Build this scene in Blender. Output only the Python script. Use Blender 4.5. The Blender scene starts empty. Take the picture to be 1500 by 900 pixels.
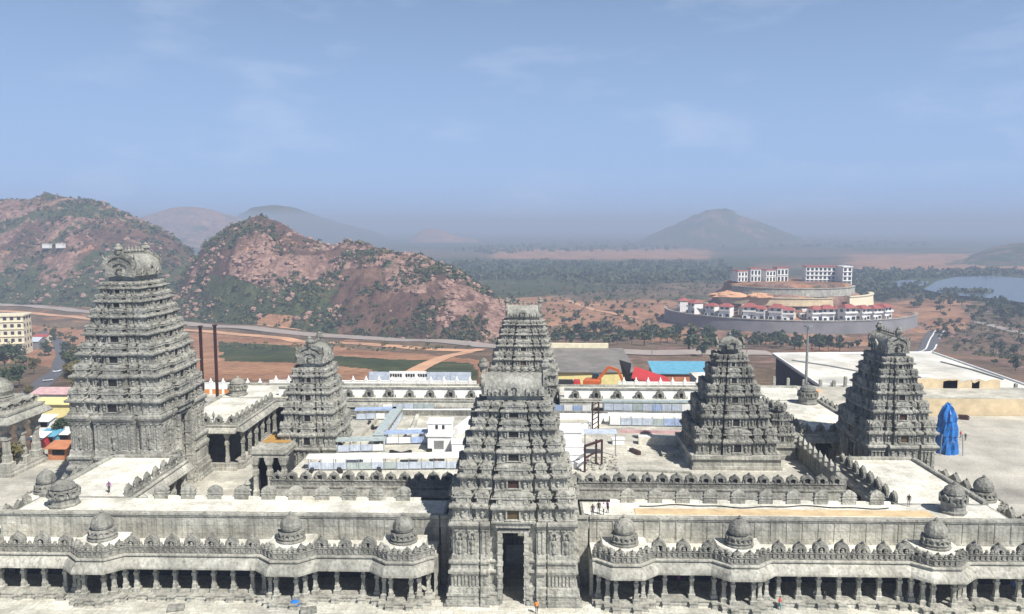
import bpy, math, random
import numpy as np
from mathutils import Vector, Matrix
rng = random.Random(7)
SC = bpy.context.scene
COL = SC.collection
rad = math.radians

# ------------------------------------------------------------------ camera, sky, sun, exposure
FPX, CAM_H = 1155.0, 45.0                       # focal length in photo pixels (1500 wide), drone height
PITCH = math.atan(120/FPX)
YAW = math.atan(29/math.hypot(FPX, 120))
cam = bpy.data.objects.new('camera', bpy.data.cameras.new('camera'))
COL.objects.link(cam)
cam.data.sensor_width = 36; cam.data.lens = 36*FPX/1500
cam.location = (0, 0, CAM_H)
cam.rotation_euler = (math.pi/2-PITCH, 0, YAW)
cam.data.clip_start = 1; cam.data.clip_end = 40000
SC.camera = cam

SUN_AZ, SUN_EL = rad(42), rad(49)               # sun behind the camera, to its right
to_sun = Vector((math.sin(SUN_AZ)*math.cos(SUN_EL), -math.cos(SUN_AZ)*math.cos(SUN_EL), math.sin(SUN_EL)))
sun = bpy.data.objects.new('sun', bpy.data.lights.new('sun', 'SUN'))
COL.objects.link(sun)
sun.data.energy = 5.0; sun.data.angle = rad(0.5); sun.data.color = (1, .955, .88)
sun.rotation_euler = to_sun.to_track_quat('Z', 'Y').to_euler()
sun.location = (60, -60, 160)

W = bpy.data.worlds.new('World'); SC.world = W; W.use_nodes = True
wn, wl = W.node_tree.nodes, W.node_tree.links
wn.clear()
w_out = wn.new('ShaderNodeOutputWorld'); w_bg = wn.new('ShaderNodeBackground')
w_sky = wn.new('ShaderNodeTexSky'); w_sky.sky_type = 'NISHITA'
w_sky.sun_disc = False; w_sky.sun_elevation = SUN_EL; w_sky.sun_rotation = math.pi-SUN_AZ
w_sky.altitude = 400; w_sky.air_density = 1.0; w_sky.dust_density = 1.6; w_sky.ozone_density = 3.0
w_bg.inputs[1].default_value = 0.045
VEIL = (6.5, 9.7, 15.8, 1)                          # dusty dry-season air low in the sky
# faint thin clouds high in the sky
w_tc = wn.new('ShaderNodeTexCoord'); w_map = wn.new('ShaderNodeMapping'); w_map.inputs['Scale'].default_value = (2.2, 2.2, 7.0)
w_map.inputs['Location'].default_value = (.35, .2, .1)
w_n = wn.new('ShaderNodeTexNoise'); w_n.inputs['Scale'].default_value = 2.3; w_n.inputs['Detail'].default_value = 7; w_n.inputs['Roughness'].default_value = .55
w_r = wn.new('ShaderNodeValToRGB'); w_r.color_ramp.elements[0].position = .50; w_r.color_ramp.elements[1].position = .80
w_r.color_ramp.elements[1].color = (.36, .36, .36, 1)
w_mix = wn.new('ShaderNodeMix'); w_mix.data_type = 'RGBA'; w_mix.inputs[7].default_value = (12.0, 13.0, 15.5, 1)
wl.new(w_tc.outputs['Generated'], w_map.inputs[0]); wl.new(w_map.outputs[0], w_n.inputs['Vector'])
wl.new(w_n.outputs['Fac'], w_r.inputs[0]); wl.new(w_r.outputs[0], w_mix.inputs[0])
w_sep = wn.new('ShaderNodeSeparateXYZ'); wl.new(w_tc.outputs['Generated'], w_sep.inputs[0])
w_mr = wn.new('ShaderNodeMapRange'); w_mr.interpolation_type = 'SMOOTHSTEP'; wl.new(w_sep.outputs[2], w_mr.inputs[0])
for k_, v_ in ((1, -.05), (2, .60), (3, .85), (4, 0.0)): w_mr.inputs[k_].default_value = v_
w_veil = wn.new('ShaderNodeMix'); w_veil.data_type = 'RGBA'; w_veil.inputs[7].default_value = VEIL
wl.new(w_mr.outputs[0], w_veil.inputs[0]); wl.new(w_sky.outputs[0], w_veil.inputs[6])
wl.new(w_veil.outputs[2], w_mix.inputs[6]); wl.new(w_mix.outputs[2], w_bg.inputs[0]); wl.new(w_bg.outputs[0], w_out.inputs[0])

SC.render.engine = 'CYCLES'
SC.view_settings.view_transform = 'Standard'; SC.view_settings.look = 'None'
SC.view_settings.gamma = 1; SC.view_settings.exposure = 0.52
HAZE = 3.4e-4
SC.cycles.max_bounces = 6; SC.cycles.diffuse_bounces = 2; SC.cycles.volume_bounces = 0
SC.cycles.volume_step_rate = 1

# ------------------------------------------------------------------ photo pixel -> world
_F = np.array([-math.sin(YAW)*math.cos(PITCH), math.cos(YAW)*math.cos(PITCH), -math.sin(PITCH)])
_R = np.array([math.cos(YAW), math.sin(YAW), 0]); _U = np.cross(_R, _F); _C = np.array([0, 0, CAM_H])
def ray(x, y): return _F+(x-750)/FPX*_R-(y-450)/FPX*_U
def atY(x, y, Y): d = ray(x, y); return _C+d*(Y/d[1])
def atZ(x, y, z): d = ray(x, y); return _C+d*((z-CAM_H)/d[2])
def project(X, Y, Z):
    v = np.stack([X, Y, Z-CAM_H], -1); w = v@_F
    return 750+FPX*(v@_R)/w, 450-FPX*(v@_U)/w

# ------------------------------------------------------------------ numpy noise
def _hash(ix, iy, seed):
    h = (ix.astype(np.int64)*374761393+iy.astype(np.int64)*668265263+seed*982451653) & 0x7fffffff
    h = ((h ^ (h >> 13))*1274126177) & 0x7fffffff
    return ((h ^ (h >> 16)) & 0xffff)/65535.0
def vnoise(x, y, seed=0):
    ix, iy = np.floor(x), np.floor(y); fx, fy = x-ix, y-iy
    fx = fx*fx*(3-2*fx); fy = fy*fy*(3-2*fy)
    a, b = _hash(ix, iy, seed), _hash(ix+1, iy, seed); c, d = _hash(ix, iy+1, seed), _hash(ix+1, iy+1, seed)
    return (a*(1-fx)+b*fx)*(1-fy)+(c*(1-fx)+d*fx)*fy
def fbm(x, y, seed=0, octv=5, rough=.5):
    s, a, t = 0, 1.0, 0
    for k in range(octv):
        s = s+a*vnoise(x*2**k+k*17.3, y*2**k-k*9.1, seed+k); t += a; a *= rough
    return s/t
def sstep(a, b, x):
    t = np.clip((x-a)/(b-a), 0, 1); return t*t*(3-2*t)

# ------------------------------------------------------------------ materials
def mat(name): 
    m = bpy.data.materials.new(name); m.use_nodes = True
    return m, m.node_tree.nodes, m.node_tree.links, m.node_tree.nodes['Principled BSDF']
def ramp(n, stops):
    r = n.new('ShaderNodeValToRGB'); el = r.color_ramp.elements
    while len(el) < len(stops): el.new(.5)
    for e, (p, c) in zip(el, stops): e.position = p; e.color = (*c, 1)
    return r
def noise_node(n, l, scale, detail=5, rough=.6, vec=None):
    t = n.new('ShaderNodeTexNoise'); t.inputs['Scale'].default_value = scale; t.inputs['Detail'].default_value = detail
    t.inputs['Roughness'].default_value = rough
    if vec: l.new(vec, t.inputs['Vector'])
    return t
def world_pos(n): return n.new('ShaderNodeNewGeometry').outputs['Position']
def mixc(n, l, fac, a, b, mode='MIX'):
    m = n.new('ShaderNodeMix'); m.data_type = 'RGBA'; m.blend_type = mode
    for s, v in ((0, fac), (6, a), (7, b)):
        if hasattr(v, 'default_value') or hasattr(v, 'is_output'): l.new(v, m.inputs[s])
        elif s == 0: m.inputs[0].default_value = v
        else: m.inputs[s].default_value = (*v, 1)
    return m.outputs[2]
def stone(name, dark, mid, pale, scale=.35, bump=.5, streak=True, carve=True, joints=None, jsize=(1.6, .8)):
    m, n, l, b = mat(name)
    p = world_pos(n)
    t1 = noise_node(n, l, scale, 6, .65, p)
    c = ramp(n, [(.30, dark), (.5, mid), (.68, pale)]); l.new(t1.outputs['Fac'], c.inputs[0])
    col = c.outputs[0]
    t2 = noise_node(n, l, 2.6, 4, .7, p)
    r2 = ramp(n, [(.35, (.72, .72, .72)), (.62, (1.08, 1.08, 1.07))]); l.new(t2.outputs['Fac'], r2.inputs[0])
    col = mixc(n, l, .8, col, r2.outputs[0], 'MULTIPLY')
    if streak:                                    # rain streaks and lime runs down the faces
        mp = n.new('ShaderNodeMapping'); mp.inputs['Scale'].default_value = (1.3, 1.3, .10); l.new(p, mp.inputs[0])
        t3 = noise_node(n, l, 1.0, 5, .6, mp.outputs[0])
        r3 = ramp(n, [(.34, (.72, .71, .68)), (.52, (1, 1, 1)), (.70, (1.18, 1.17, 1.15))]); l.new(t3.outputs['Fac'], r3.inputs[0])
        col = mixc(n, l, .6, col, r3.outputs[0], 'MULTIPLY')
        mp2 = n.new('ShaderNodeMapping'); mp2.inputs['Scale'].default_value = (2.6, 2.6, .16); l.new(p, mp2.inputs[0])
        t5 = noise_node(n, l, 1.0, 3, .5, mp2.outputs[0]); r5 = ramp(n, [(.36, (.42, .42, .41)), (.46, (1, 1, 1))]); l.new(t5.outputs['Fac'], r5.inputs[0])
        col = mixc(n, l, .42, col, r5.outputs[0], 'MULTIPLY')
    t6 = noise_node(n, l, .055, 3, .6, p); r6 = ramp(n, [(.36, (.80, .81, .82)), (.64, (1.16, 1.15, 1.12))]); l.new(t6.outputs['Fac'], r6.inputs[0])
    col = mixc(n, l, .9, col, r6.outputs[0], 'MULTIPLY')
    if joints:
        sx = n.new('ShaderNodeSeparateXYZ'); l.new(p, sx.inputs[0]); cb = n.new('ShaderNodeCombineXYZ')
        if joints == 'wall':
            ad = n.new('ShaderNodeMath'); l.new(sx.outputs[0], ad.inputs[0]); l.new(sx.outputs[1], ad.inputs[1]); l.new(ad.outputs[0], cb.inputs[0]); l.new(sx.outputs[2], cb.inputs[1])
        else: l.new(sx.outputs[0], cb.inputs[0]); l.new(sx.outputs[1], cb.inputs[1])
        br = n.new('ShaderNodeTexBrick'); l.new(cb.outputs[0], br.inputs['Vector']); br.inputs['Scale'].default_value = 1
        br.inputs['Brick Width'].default_value, br.inputs['Row Height'].default_value = jsize; br.inputs['Mortar Size'].default_value = .035; br.inputs['Bias'].default_value = -.1
        br.inputs['Color1'].default_value = (.84, .84, .82, 1); br.inputs['Color2'].default_value = (1.12, 1.11, 1.08, 1); br.inputs['Mortar'].default_value = (.62, .61, .58, 1)
        col = mixc(n, l, .8, col, br.outputs['Color'], 'MULTIPLY')
    l.new(col, b.inputs['Base Color']); b.inputs['Roughness'].default_value = .88
    b.inputs['Specular IOR Level'].default_value = .25
    if bump:
        t4 = noise_node(n, l, 3.2 if carve else 1.5, 5, .75, p)
        vo = n.new('ShaderNodeTexVoronoi'); vo.inputs['Scale'].default_value = 2.4; l.new(p, vo.inputs['Vector'])
        ma = n.new('ShaderNodeMath'); ma.operation = 'ADD'; l.new(t4.outputs['Fac'], ma.inputs[0]); l.new(vo.outputs['Distance'], ma.inputs[1])
        bp = n.new('ShaderNodeBump'); bp.inputs['Strength'].default_value = bump; bp.inputs['Distance'].default_value = .35
        l.new(ma.outputs[0], bp.inputs['Height']); l.new(bp.outputs[0], b.inputs['Normal'])
    return m
def plain(name, color, rough=.7, var=.25, scale=.6, metal=0):
    m, n, l, b = mat(name)
    t = noise_node(n, l, scale, 5, .65, world_pos(n))
    r = ramp(n, [(.3, tuple(c*(1-var) for c in color)), (.7, tuple(min(1, c*(1+var*.5)) for c in color))])
    l.new(t.outputs['Fac'], r.inputs[0]); l.new(r.outputs[0], b.inputs['Base Color'])
    b.inputs['Roughness'].default_value = rough; b.inputs['Metallic'].default_value = metal
    return m
M = {}
M['stone'] = stone('carved_grey_stone', (.195, .194, .176), (.325, .322, .290), (.44, .435, .395), .30, .42)
M['stone_dark'] = stone('weathered_grey_stone', (.150, .149, .135), (.250, .248, .223), (.345, .34, .31), .4, .42)
M['stone_pale'] = stone('pale_limed_stone', (.26, .257, .234), (.385, .38, .345), (.54, .535, .49), .33, .2, carve=False, joints='wall', jsize=(1.9, 1.05))
M['shade_granite'] = stone('shade_dark_polished_granite', (.030, .032, .038), (.05, .052, .06), (.075, .078, .085), .8, .1, False, False)  # black granite whose darkness also paints the shade inside halls and galleries
M['lime'] = stone('white_lime_terrace', (.50, .48, .41), (.70, .685, .62), (.82, .81, .76), .4, .1, False, False, 'floor', (2.6, 2.6))
M['roofwhite'] = stone('white_concrete_roof', (.52, .50, .46), (.68, .665, .62), (.78, .77, .73), .07, .1, False, False, 'floor', (7, 5))
M['court'] = stone('court_paving', (.34, .33, .29), (.48, .465, .415), (.66, .64, .575), .16, .15, False, False, 'floor', (1.8, 1.2))
M['forecourt'] = stone('pale_forecourt', (.40, .385, .34), (.56, .55, .49), (.72, .71, .65), .3, .12, False, False, 'floor', (1.5, 1.0))
M['white'] = plain('white_paint', (.80, .80, .78), .6, .12)
M['cream'] = plain('cream_paint', (.72, .66, .48), .7, .2)
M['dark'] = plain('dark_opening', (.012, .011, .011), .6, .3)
M['rust_board'] = plain('red_brown_board', (.05, .018, .013), .7, .3)
M['ochre_board'] = plain('ochre_board', (.085, .06, .025), .7, .3)
M['glass'] = plain('window_glass', (.03, .04, .05), .15, .2)
M['red_roof'] = plain('red_roof', (.33, .085, .07), .7, .3)
M['red'] = plain('red_paint', (.42, .035, .035), .5, .2)
M['orange'] = plain('orange_paint', (.55, .13, .035), .45, .2)
M['black'] = plain('black_rubber', (.015, .015, .016), .6, .2)
M['yellow'] = plain('yellow_paint', (.78, .68, .30), .6, .15)
M['blue_sheet'] = plain('pale_blue_panel', (.50, .56, .65), .5, .30, 1.2)
M['panel_grey'] = plain('grey_green_panel', (.40, .46, .46), .5, .3, 1.2); M['panel_blue'] = plain('bluish_panel', (.36, .46, .66), .5, .3, 1.2)
M['blue_tarp'] = plain('blue_tarpaulin', (.015, .15, .48), .5, .55, .9)
M['sky_roof'] = plain('blue_metal_roof', (.13, .36, .50), .4, .25)
M['maroon'] = plain('maroon_steel', (.05, .018, .018), .5, .3)
M['grey_metal'] = plain('grey_metal', (.35, .36, .36), .4, .2, .6, .6)
M['grey_sheet'] = plain('weathered_grey_sheet', (.20, .185, .17), .7, .35, .2)
M['grey_wall'] = plain('grey_retaining_wall', (.21, .205, .22), .85, .3, .05)
M['orange_wall'] = plain('terracotta_wall', (.48, .20, .10), .8, .3)
M['pink_sheet'] = plain('faded_pink_sheet', (.55, .36, .36), .8, .3)
M['mud'] = plain('spread_ochre_sand', (.58, .44, .26), .95, .3, .5)
M['ochre_sand'] = plain('ochre_sand', (.42, .24, .06), .95, .25)
M['asphalt'] = plain('asphalt', (.10, .10, .11), .9, .2, .2)
M['road_pale'] = plain('dusty_road', (.33, .28, .25), .95, .2, .05)
M['verge'] = plain('orange_earth_verge', (.56, .32, .19), .95, .3, .03)
M['sandwall'] = plain('sandy_retaining_wall', (.62, .50, .32), .9, .3, .25)
M['skin'] = plain('brown_skin', (.16, .08, .05), .6, .1)
M['hair'] = plain('black_hair', (.01, .009, .008), .6, .1)
M['bark'] = plain('bark', (.10, .07, .05), .9, .3)
def leafm(name, a, b_):
    m, n, l, b = mat(name)
    t = noise_node(n, l, .35, 4, .7, world_pos(n)); r = ramp(n, [(.35, a), (.65, b_)])
    l.new(t.outputs['Fac'], r.inputs[0]); l.new(r.outputs[0], b.inputs['Base Color']); b.inputs['Roughness'].default_value = .85
    return m
M['leaf'] = leafm('tree_leaves', (.030, .050, .018), (.085, .105, .035))
M['leaf_dark'] = leafm('dark_tree_leaves', (.022, .040, .020), (.055, .080, .032))
M['leaf_dry'] = leafm('olive_dry_leaves', (.085, .085, .028), (.16, .13, .045))
M['water'], _n, _l, _b = mat('lake_water')
_b.inputs['Base Color'].default_value = (.055, .075, .085, 1); _b.inputs['Roughness'].default_value = .18
_t = noise_node(_n, _l, .08, 3, .6, world_pos(_n)); _bp = _n.new('ShaderNodeBump'); _bp.inputs['Strength'].default_value = .2
_l.new(_t.outputs['Fac'], _bp.inputs['Height']); _l.new(_bp.outputs[0], _b.inputs['Normal'])

def terrain_mat(name, fine, base=((.080, .050, .036), (.15, .092, .062), (.24, .155, .10))):
    """ground colour from the 'cover' attribute (r green scrub, g orange soil, b pale rock) broken up by noise"""
    m, n, l, b = mat(name)
    at = n.new('ShaderNodeAttribute'); at.attribute_name = 'cover'
    sp = n.new('ShaderNodeSeparateColor'); l.new(at.outputs['Color'], sp.inputs[0])
    p = world_pos(n)
    def thresh(ch, scale, detail, lo, hi):
        t = noise_node(n, l, scale, detail, .68, p)
        a = n.new('ShaderNodeMath'); a.operation = 'ADD'; l.new(ch, a.inputs[0]); l.new(t.outputs['Fac'], a.inputs[1])
        mr = n.new('ShaderNodeMapRange'); mr.interpolation_type = 'SMOOTHSTEP'; l.new(a.outputs[0], mr.inputs[0])
        mr.inputs[1].default_value = lo; mr.inputs[2].default_value = hi
        return mr.outputs[0]
    t0 = noise_node(n, l, fine*.6, 6, .7, p)
    c0 = ramp(n, [(.30, base[0]), (.5, base[1]), (.70, base[2])]); l.new(t0.outputs['Fac'], c0.inputs[0])
    c1 = ramp(n, [(.32, (.22, .11, .065)), (.66, (.42, .24, .145))]); l.new(noise_node(n, l, fine*.8, 5, .65, p).outputs['Fac'], c1.inputs[0])
    c2 = ramp(n, [(.28, (.085, .055, .045)), (.48, (.215, .130, .105)), (.72, (.40, .27, .22))]); l.new(noise_node(n, l, fine*2.2, 6, .72, p).outputs['Fac'], c2.inputs[0])
    c3 = ramp(n, [(.30, (.026, .042, .022)), (.55, (.062, .075, .034)), (.75, (.11, .11, .05))]); l.new(noise_node(n, l, fine*1.8, 5, .7, p).outputs['Fac'], c3.inputs[0])
    col = mixc(n, l, thresh(sp.outputs[1], fine, 5, .92, 1.08), c0.outputs[0], c1.outputs[0])
    col = mixc(n, l, thresh(sp.outputs[2], fine*1.5, 6, .94, 1.06), col, c2.outputs[0])
    col = mixc(n, l, thresh(sp.outputs[0], fine*1.2, 6, .95, 1.07), col, c3.outputs[0])
    t8 = noise_node(n, l, fine*9, 5, .75, p); r8 = ramp(n, [(.34, (.50, .50, .52)), (.52, (1, 1, 1)), (.70, (1.35, 1.32, 1.28))]); l.new(t8.outputs['Fac'], r8.inputs[0])
    col = mixc(n, l, .85, col, r8.outputs[0], 'MULTIPLY')
    l.new(col, b.inputs['Base Color']); b.inputs['Roughness'].default_value = .95; b.inputs['Specular IOR Level'].default_value = .1
    t9 = noise_node(n, l, fine*3, 6, .75, p); bp = n.new('ShaderNodeBump'); bp.inputs['Strength'].default_value = .8; bp.inputs['Distance'].default_value = 1.2/fine*.05
    l.new(t9.outputs['Fac'], bp.inputs['Height']); l.new(bp.outputs[0], b.inputs['Normal'])
    return m
M['terrain'] = terrain_mat('dry_plain', .022, ((.078, .058, .040), (.145, .104, .070), (.24, .175, .115)))
M['hill'] = terrain_mat('rocky_hillside', .045, ((.052, .034, .028), (.105, .062, .047), (.19, .115, .082)))

# ------------------------------------------------------------------ mesh builder
class MB:
    def __init__(s): s.v = []; s.f = []; s.mi = []; s.cur = 0
    def add(s, vs, fs):
        o = len(s.v); s.v.extend(vs); s.f.extend([tuple(i+o for i in f) for f in fs]); s.mi.extend([s.cur]*len(fs))
    def box(s, x0, x1, y0, y1, z0, z1):
        s.add([(x0, y0, z0), (x1, y0, z0), (x1, y1, z0), (x0, y1, z0), (x0, y0, z1), (x1, y0, z1), (x1, y1, z1), (x0, y1, z1)],
              [(0, 3, 2, 1), (4, 5, 6, 7), (0, 1, 5, 4), (1, 2, 6, 5), (2, 3, 7, 6), (3, 0, 4, 7)])
    def obox(s, c, ux, uy, uz):                    # oriented box: centre and three half-axis vectors
        c, ux, uy, uz = map(Vector, (c, ux, uy, uz)); vs = []
        for k in (-1, 1):
            for i, j in ((-1, -1), (1, -1), (1, 1), (-1, 1)): vs.append(tuple(c+ux*i+uy*j+uz*k))
        s.add(vs, [(0, 3, 2, 1), (4, 5, 6, 7), (0, 1, 5, 4), (1, 2, 6, 5), (2, 3, 7, 6), (3, 0, 4, 7)])
    def bar(s, a, b, w, h=None):
        a, b = Vector(a), Vector(b); d = b-a; n = d.normalized()
        side = n.cross(Vector((0, 0, 1))); side = side.normalized() if side.length > .01 else Vector((1, 0, 0))
        up = side.cross(n)
        s.obox((a+b)/2, side*w, d/2, up*(h or w))
    def loft(s, rings, cap0=True, cap1=True):      # rings of equal vertex count, counter-clockwise seen from above
        k = len(rings[0]); vs = [tuple(p) for r in rings for p in r]; fs = []
        for i in range(len(rings)-1):
            for j in range(k):
                a, b = i*k+j, i*k+(j+1) % k; fs.append((a, b, b+k, a+k))
        if cap0: fs.append(tuple(range(k-1, -1, -1)))
        if cap1: fs.append(tuple(range((len(rings)-1)*k, len(rings)*k)))
        s.add(vs, fs)
    def lathe(s, prof, n=12, at=(0, 0, 0), sq=0):
        rings = []
        for r, z in prof:
            rings.append([(at[0]+r*math.cos(2*math.pi*(j+.5)/n), at[1]+r*math.sin(2*math.pi*(j+.5)/n), at[2]+z) for j in range(n)])
        s.loft(rings)
    def rect_loft(s, cx, cy, prof):                # prof: (half x, half y, z)
        s.loft([[(cx-a, cy-b, z), (cx+a, cy-b, z), (cx+a, cy+b, z), (cx-a, cy+b, z)] for a, b, z in prof])
    def tube(s, pts, r, n=6):
        pts = [Vector(p) for p in pts]; rings = []
        for i, p in enumerate(pts):
            d = (pts[min(i+1, len(pts)-1)]-pts[max(i-1, 0)]).normalized()
            a = d.orthogonal().normalized(); b = d.cross(a); rr = r[i] if isinstance(r, (list, tuple)) else r
            rings.append([tuple(p+(a*math.cos(2*math.pi*j/n)+b*math.sin(2*math.pi*j/n))*rr) for j in range(n)])
        s.loft(rings)
    def arch(s, c, fwd, w, h, hole=.5, depth=.35, back=True):
        """horseshoe arch plate with a round opening; c = foot centre, fwd = outward horizontal unit (x,y)"""
        fx, fy = fwd; rx, ry = -fy, fx
        out, inn = [], []
        N = 14
        for k in range(N+1):
            t = k/N; ang = math.pi*1.18-(math.pi*1.36)*t
            ox = .5*w*math.cos(ang)*1.0; oz = h*.47+h*.40*math.sin(ang)
            if k == N//2: oz = h
            out.append((ox, oz)); inn.append((.5*w*hole*math.cos(ang), h*.44+h*.40*hole*math.sin(ang)))
        out = [(-.46*w, 0)]+out+[(.46*w, 0)]; inn = [(-.5*w*hole*.8, 0.02)]+inn+[(.5*w*hole*.8, 0.02)]
        k = len(out); vs = []
        for d in (0, -depth):
            for lst in (out, inn):
                for (x, z) in lst: vs.append((c[0]+rx*x+fx*d, c[1]+ry*x+fy*d, c[2]+z))
        fs = []
        for i in range(k-1):
            fs.append((i, i+1, k+i+1, k+i)); fs.append((2*k+i, 3*k+i, 3*k+i+1, 2*k+i+1))
            fs.append((i, 2*k+i, 2*k+i+1, i+1)); fs.append((k+i, k+i+1, 3*k+i+1, 3*k+i))
        if back: fs.append(tuple(range(3*k, 4*k)))
        s.add(vs, fs)
    def build(s, name, mats, parent=None, loc=None):
        me = bpy.data.meshes.new(name); me.from_pydata(s.v, [], s.f)
        for m in (mats if isinstance(mats, (list, tuple)) else [mats]): me.materials.append(m)
        if any(s.mi): me.polygons.foreach_set('material_index', s.mi)
        me.update(); o = bpy.data.objects.new(name, me); COL.objects.link(o)
        if parent: o.parent = parent
        if loc is not None: o.location = loc
        return o
def tag(o, label, cat, group=None, kind=None):
    o['label'] = label
    if cat: o['category'] = cat
    if group: o['group'] = group
    if kind: o['kind'] = kind
    return o
def thing(name, label, cat, loc=(0, 0, 0), rz=0, group=None):
    o = bpy.data.objects.new(name, None); COL.objects.link(o); o.location = loc; o.rotation_euler = (0, 0, rz)
    o.empty_display_size = .5
    return tag(o, label, cat, group)
KIDS = {}
def children(o): return [c for c in COL.objects if c.parent == o]
def dup(src, loc, rz=0, label=None, scale=None):
    def cp(o, par):
        c = o.copy(); COL.objects.link(c); c.parent = par
        for ch in children(o): cp(ch, c)
        return c
    r = cp(src, None); r.location = loc; r.rotation_euler = (0, 0, rz)
    if scale: r.scale = scale if isinstance(scale, (tuple, list)) else (scale,)*3
    if label: r['label'] = label
    return r
def structure(mb, name, m, label=None, kind='structure'):
    o = mb.build(name, m); o['kind'] = kind
    o['label'] = label or name.replace('_', ' ')
    return o
def share(o, name, parent, loc, rz=0, scale=None):  # another part with the same mesh
    c = bpy.data.objects.new(name, o.data); COL.objects.link(c); c.parent = parent; c.location = loc; c.rotation_euler = (0, 0, rz)
    if name == 'arch_ornament': k_ = rng.uniform(.90, 1.08); c.rotation_euler = (rng.uniform(-.03, .03), rng.uniform(-.03, .03), rz+rng.uniform(-.07, .07)); scale = tuple(q*k_*rng.uniform(.96, 1.04) for q in (scale or (1, 1, 1)))
    if scale: c.scale = scale
    return c

# ================================================================== TERRAIN
def terrain_h(X, Y):
    X = np.asarray(X, float); Y = np.asarray(Y, float)
    dx = np.maximum(np.maximum(-100-X, X-128), 0); dy = np.maximum(np.maximum(-120-Y, Y-212), 0)
    d = np.hypot(dx, dy)
    h = -.5-np.minimum(d, 60)*.25-np.clip(d-60, 0, 1e9)*.10
    h = np.maximum(h, -60)
    far = sstep(60, 300, d)
    h = h+far*(fbm(X/90, Y/90, 3, 4)-.5)*5+sstep(900, 3000, d)*(fbm(X/700, Y/700, 5, 3)-.5)*14
    return h
def hit(px, py):                                   # where the ray through a photo pixel meets the ground
    d = ray(px, py); t = np.geomspace(60, 15000, 4000)
    P_ = _C+d[None]*t[:, None]; h = terrain_h(P_[:, 0], P_[:, 1]); k = np.argmax(P_[:, 2] < h)
    return P_[k]
def poly_mask(px, py, poly, soft=0):
    inside = np.zeros(px.shape, bool); n = len(poly)
    for i in range(n):
        (x0, y0), (x1, y1) = poly[i], poly[(i+1) % n]
        c = ((y0 > py) != (y1 > py)) & (px < (x1-x0)*(py-y0)/((y1-y0) or 1e-9)+x0); inside ^= c
    return inside
def grid_obj(name, X, Y, Z, cover, m, label):
    nr, nc = X.shape; me = bpy.data.meshes.new(name)
    co = np.stack([X, Y, Z], -1).reshape(-1, 3)
    idx = np.arange(nr*nc).reshape(nr, nc)
    q = np.stack([idx[:-1, :-1], idx[1:, :-1], idx[1:, 1:], idx[:-1, 1:]], -1).reshape(-1, 4)
    me.vertices.add(len(co)); me.vertices.foreach_set('co', co.ravel())
    me.loops.add(q.size); me.loops.foreach_set('vertex_index', q.ravel())
    me.polygons.add(len(q)); me.polygons.foreach_set('loop_start', np.arange(0, q.size, 4)); me.polygons.foreach_set('loop_total', np.full(len(q), 4))
    me.update(calc_edges=True); me.validate()
    me.polygons.foreach_set('use_smooth', np.ones(len(q), bool))
    a = me.color_attributes.new('cover', 'FLOAT_COLOR', 'POINT')
    a.data.foreach_set('color', np.concatenate([cover.reshape(-1, 3), np.ones((len(co), 1))], 1).ravel())
    me.materials.append(m); o = bpy.data.objects.new(name, me); COL.objects.link(o)
    o['kind'] = 'structure'; o['label'] = label
    return o
# -- the plain: one sheet from under the temple to the horizon
th = np.radians(np.linspace(-68, 68, 420)); rr = np.geomspace(45, 14000, 460)
R_, T_ = np.meshgrid(rr, th, indexing='ij'); GX, GY = R_*np.sin(-T_), R_*np.cos(T_)
GX = -GX
GZ = terrain_h(GX, GY)
PX, PY = project(GX, GY, np.full_like(GX, -60)+np.maximum(GZ+60, 0))
n1 = fbm(GX/260, GY/260, 11, 5); n2 = fbm(GX/120, GY/120, 23, 4); n3 = fbm(GX/700, GY/420, 31, 4)
green = .36+.5*(n1-.5); soil = .40+.5*(n2-.5); rock = .30+.3*(n3-.5)
def band(y0, y1, g=0, s=0, r=0, x0=-1e4, x1=1e4, soft=4):
    global green, soil, rock
    w = sstep(y0-soft, y0+soft, PY)*(1-sstep(y1-soft, y1+soft, PY))*sstep(x0-25, x0+25, PX)*(1-sstep(x1-25, x1+25, PX))
    green = green+w*g; soil = soil+w*s; rock = rock+w*r
band(330, 440, g=.14, s=-.14, r=-.06)
band(330, 366, g=.14, s=-.1, r=-.1)
band(364, 381, g=-.34, s=.40, r=.16, x0=720, x1=1040)
band(372, 396, g=-.34, s=.40, r=.18, x0=1240)
band(380, 412, g=.36, s=-.3, x0=600, x1=1100)
band(395, 430, g=.30, s=-.3, x0=1240)
band(412, 440, g=.02, s=.04, r=.12, x0=700, x1=1060)
band(438, 486, g=-.10, s=.22, x0=700, x1=1420)
band(434, 480, g=.16, s=-.1, r=.05, x0=1400)
band(486, 512, g=.08, s=.0, x0=780, x1=1260)
band(508, 545, g=-.05, s=-.10, r=.10, x0=820, x1=1160)
band(484, 560, g=-.10, s=-.06, r=.08, x0=1330)
green -= .10*(PY > 440)
for poly, g, s, r in [
    ([(-300, 462), (290, 488), (720, 528), (720, 548), (600, 560), (540, 556), (250, 556), (-300, 500)], -.30, .38, .0),
    ([(318, 502), (430, 508), (440, 532), (330, 530)], .85, -.40, 0),
    ([(486, 520), (690, 530), (695, 553), (640, 545), (580, 553), (545, 540), (490, 535)], .85, -.45, 0),
    ([(700, 440), (830, 432), (850, 470), (760, 480), (700, 470)], -.2, .22, 0),
    ([(960, 486), (1330, 478), (1420, 462), (1380, 500), (1240, 506), (960, 500)], -.2, .20, .05),
    ([(40, 500), (140, 505), (100, 560), (60, 600), (-80, 640), (-200, 600), (-100, 520)], .22, -.05, 0)]:
    w = poly_mask(PX+40*(n2-.5), PY+12*(n1-.5)+8*(n2-.5), poly)*1.0
    green = green+w*g; soil = soil+w*s; rock = rock+w*r
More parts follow.
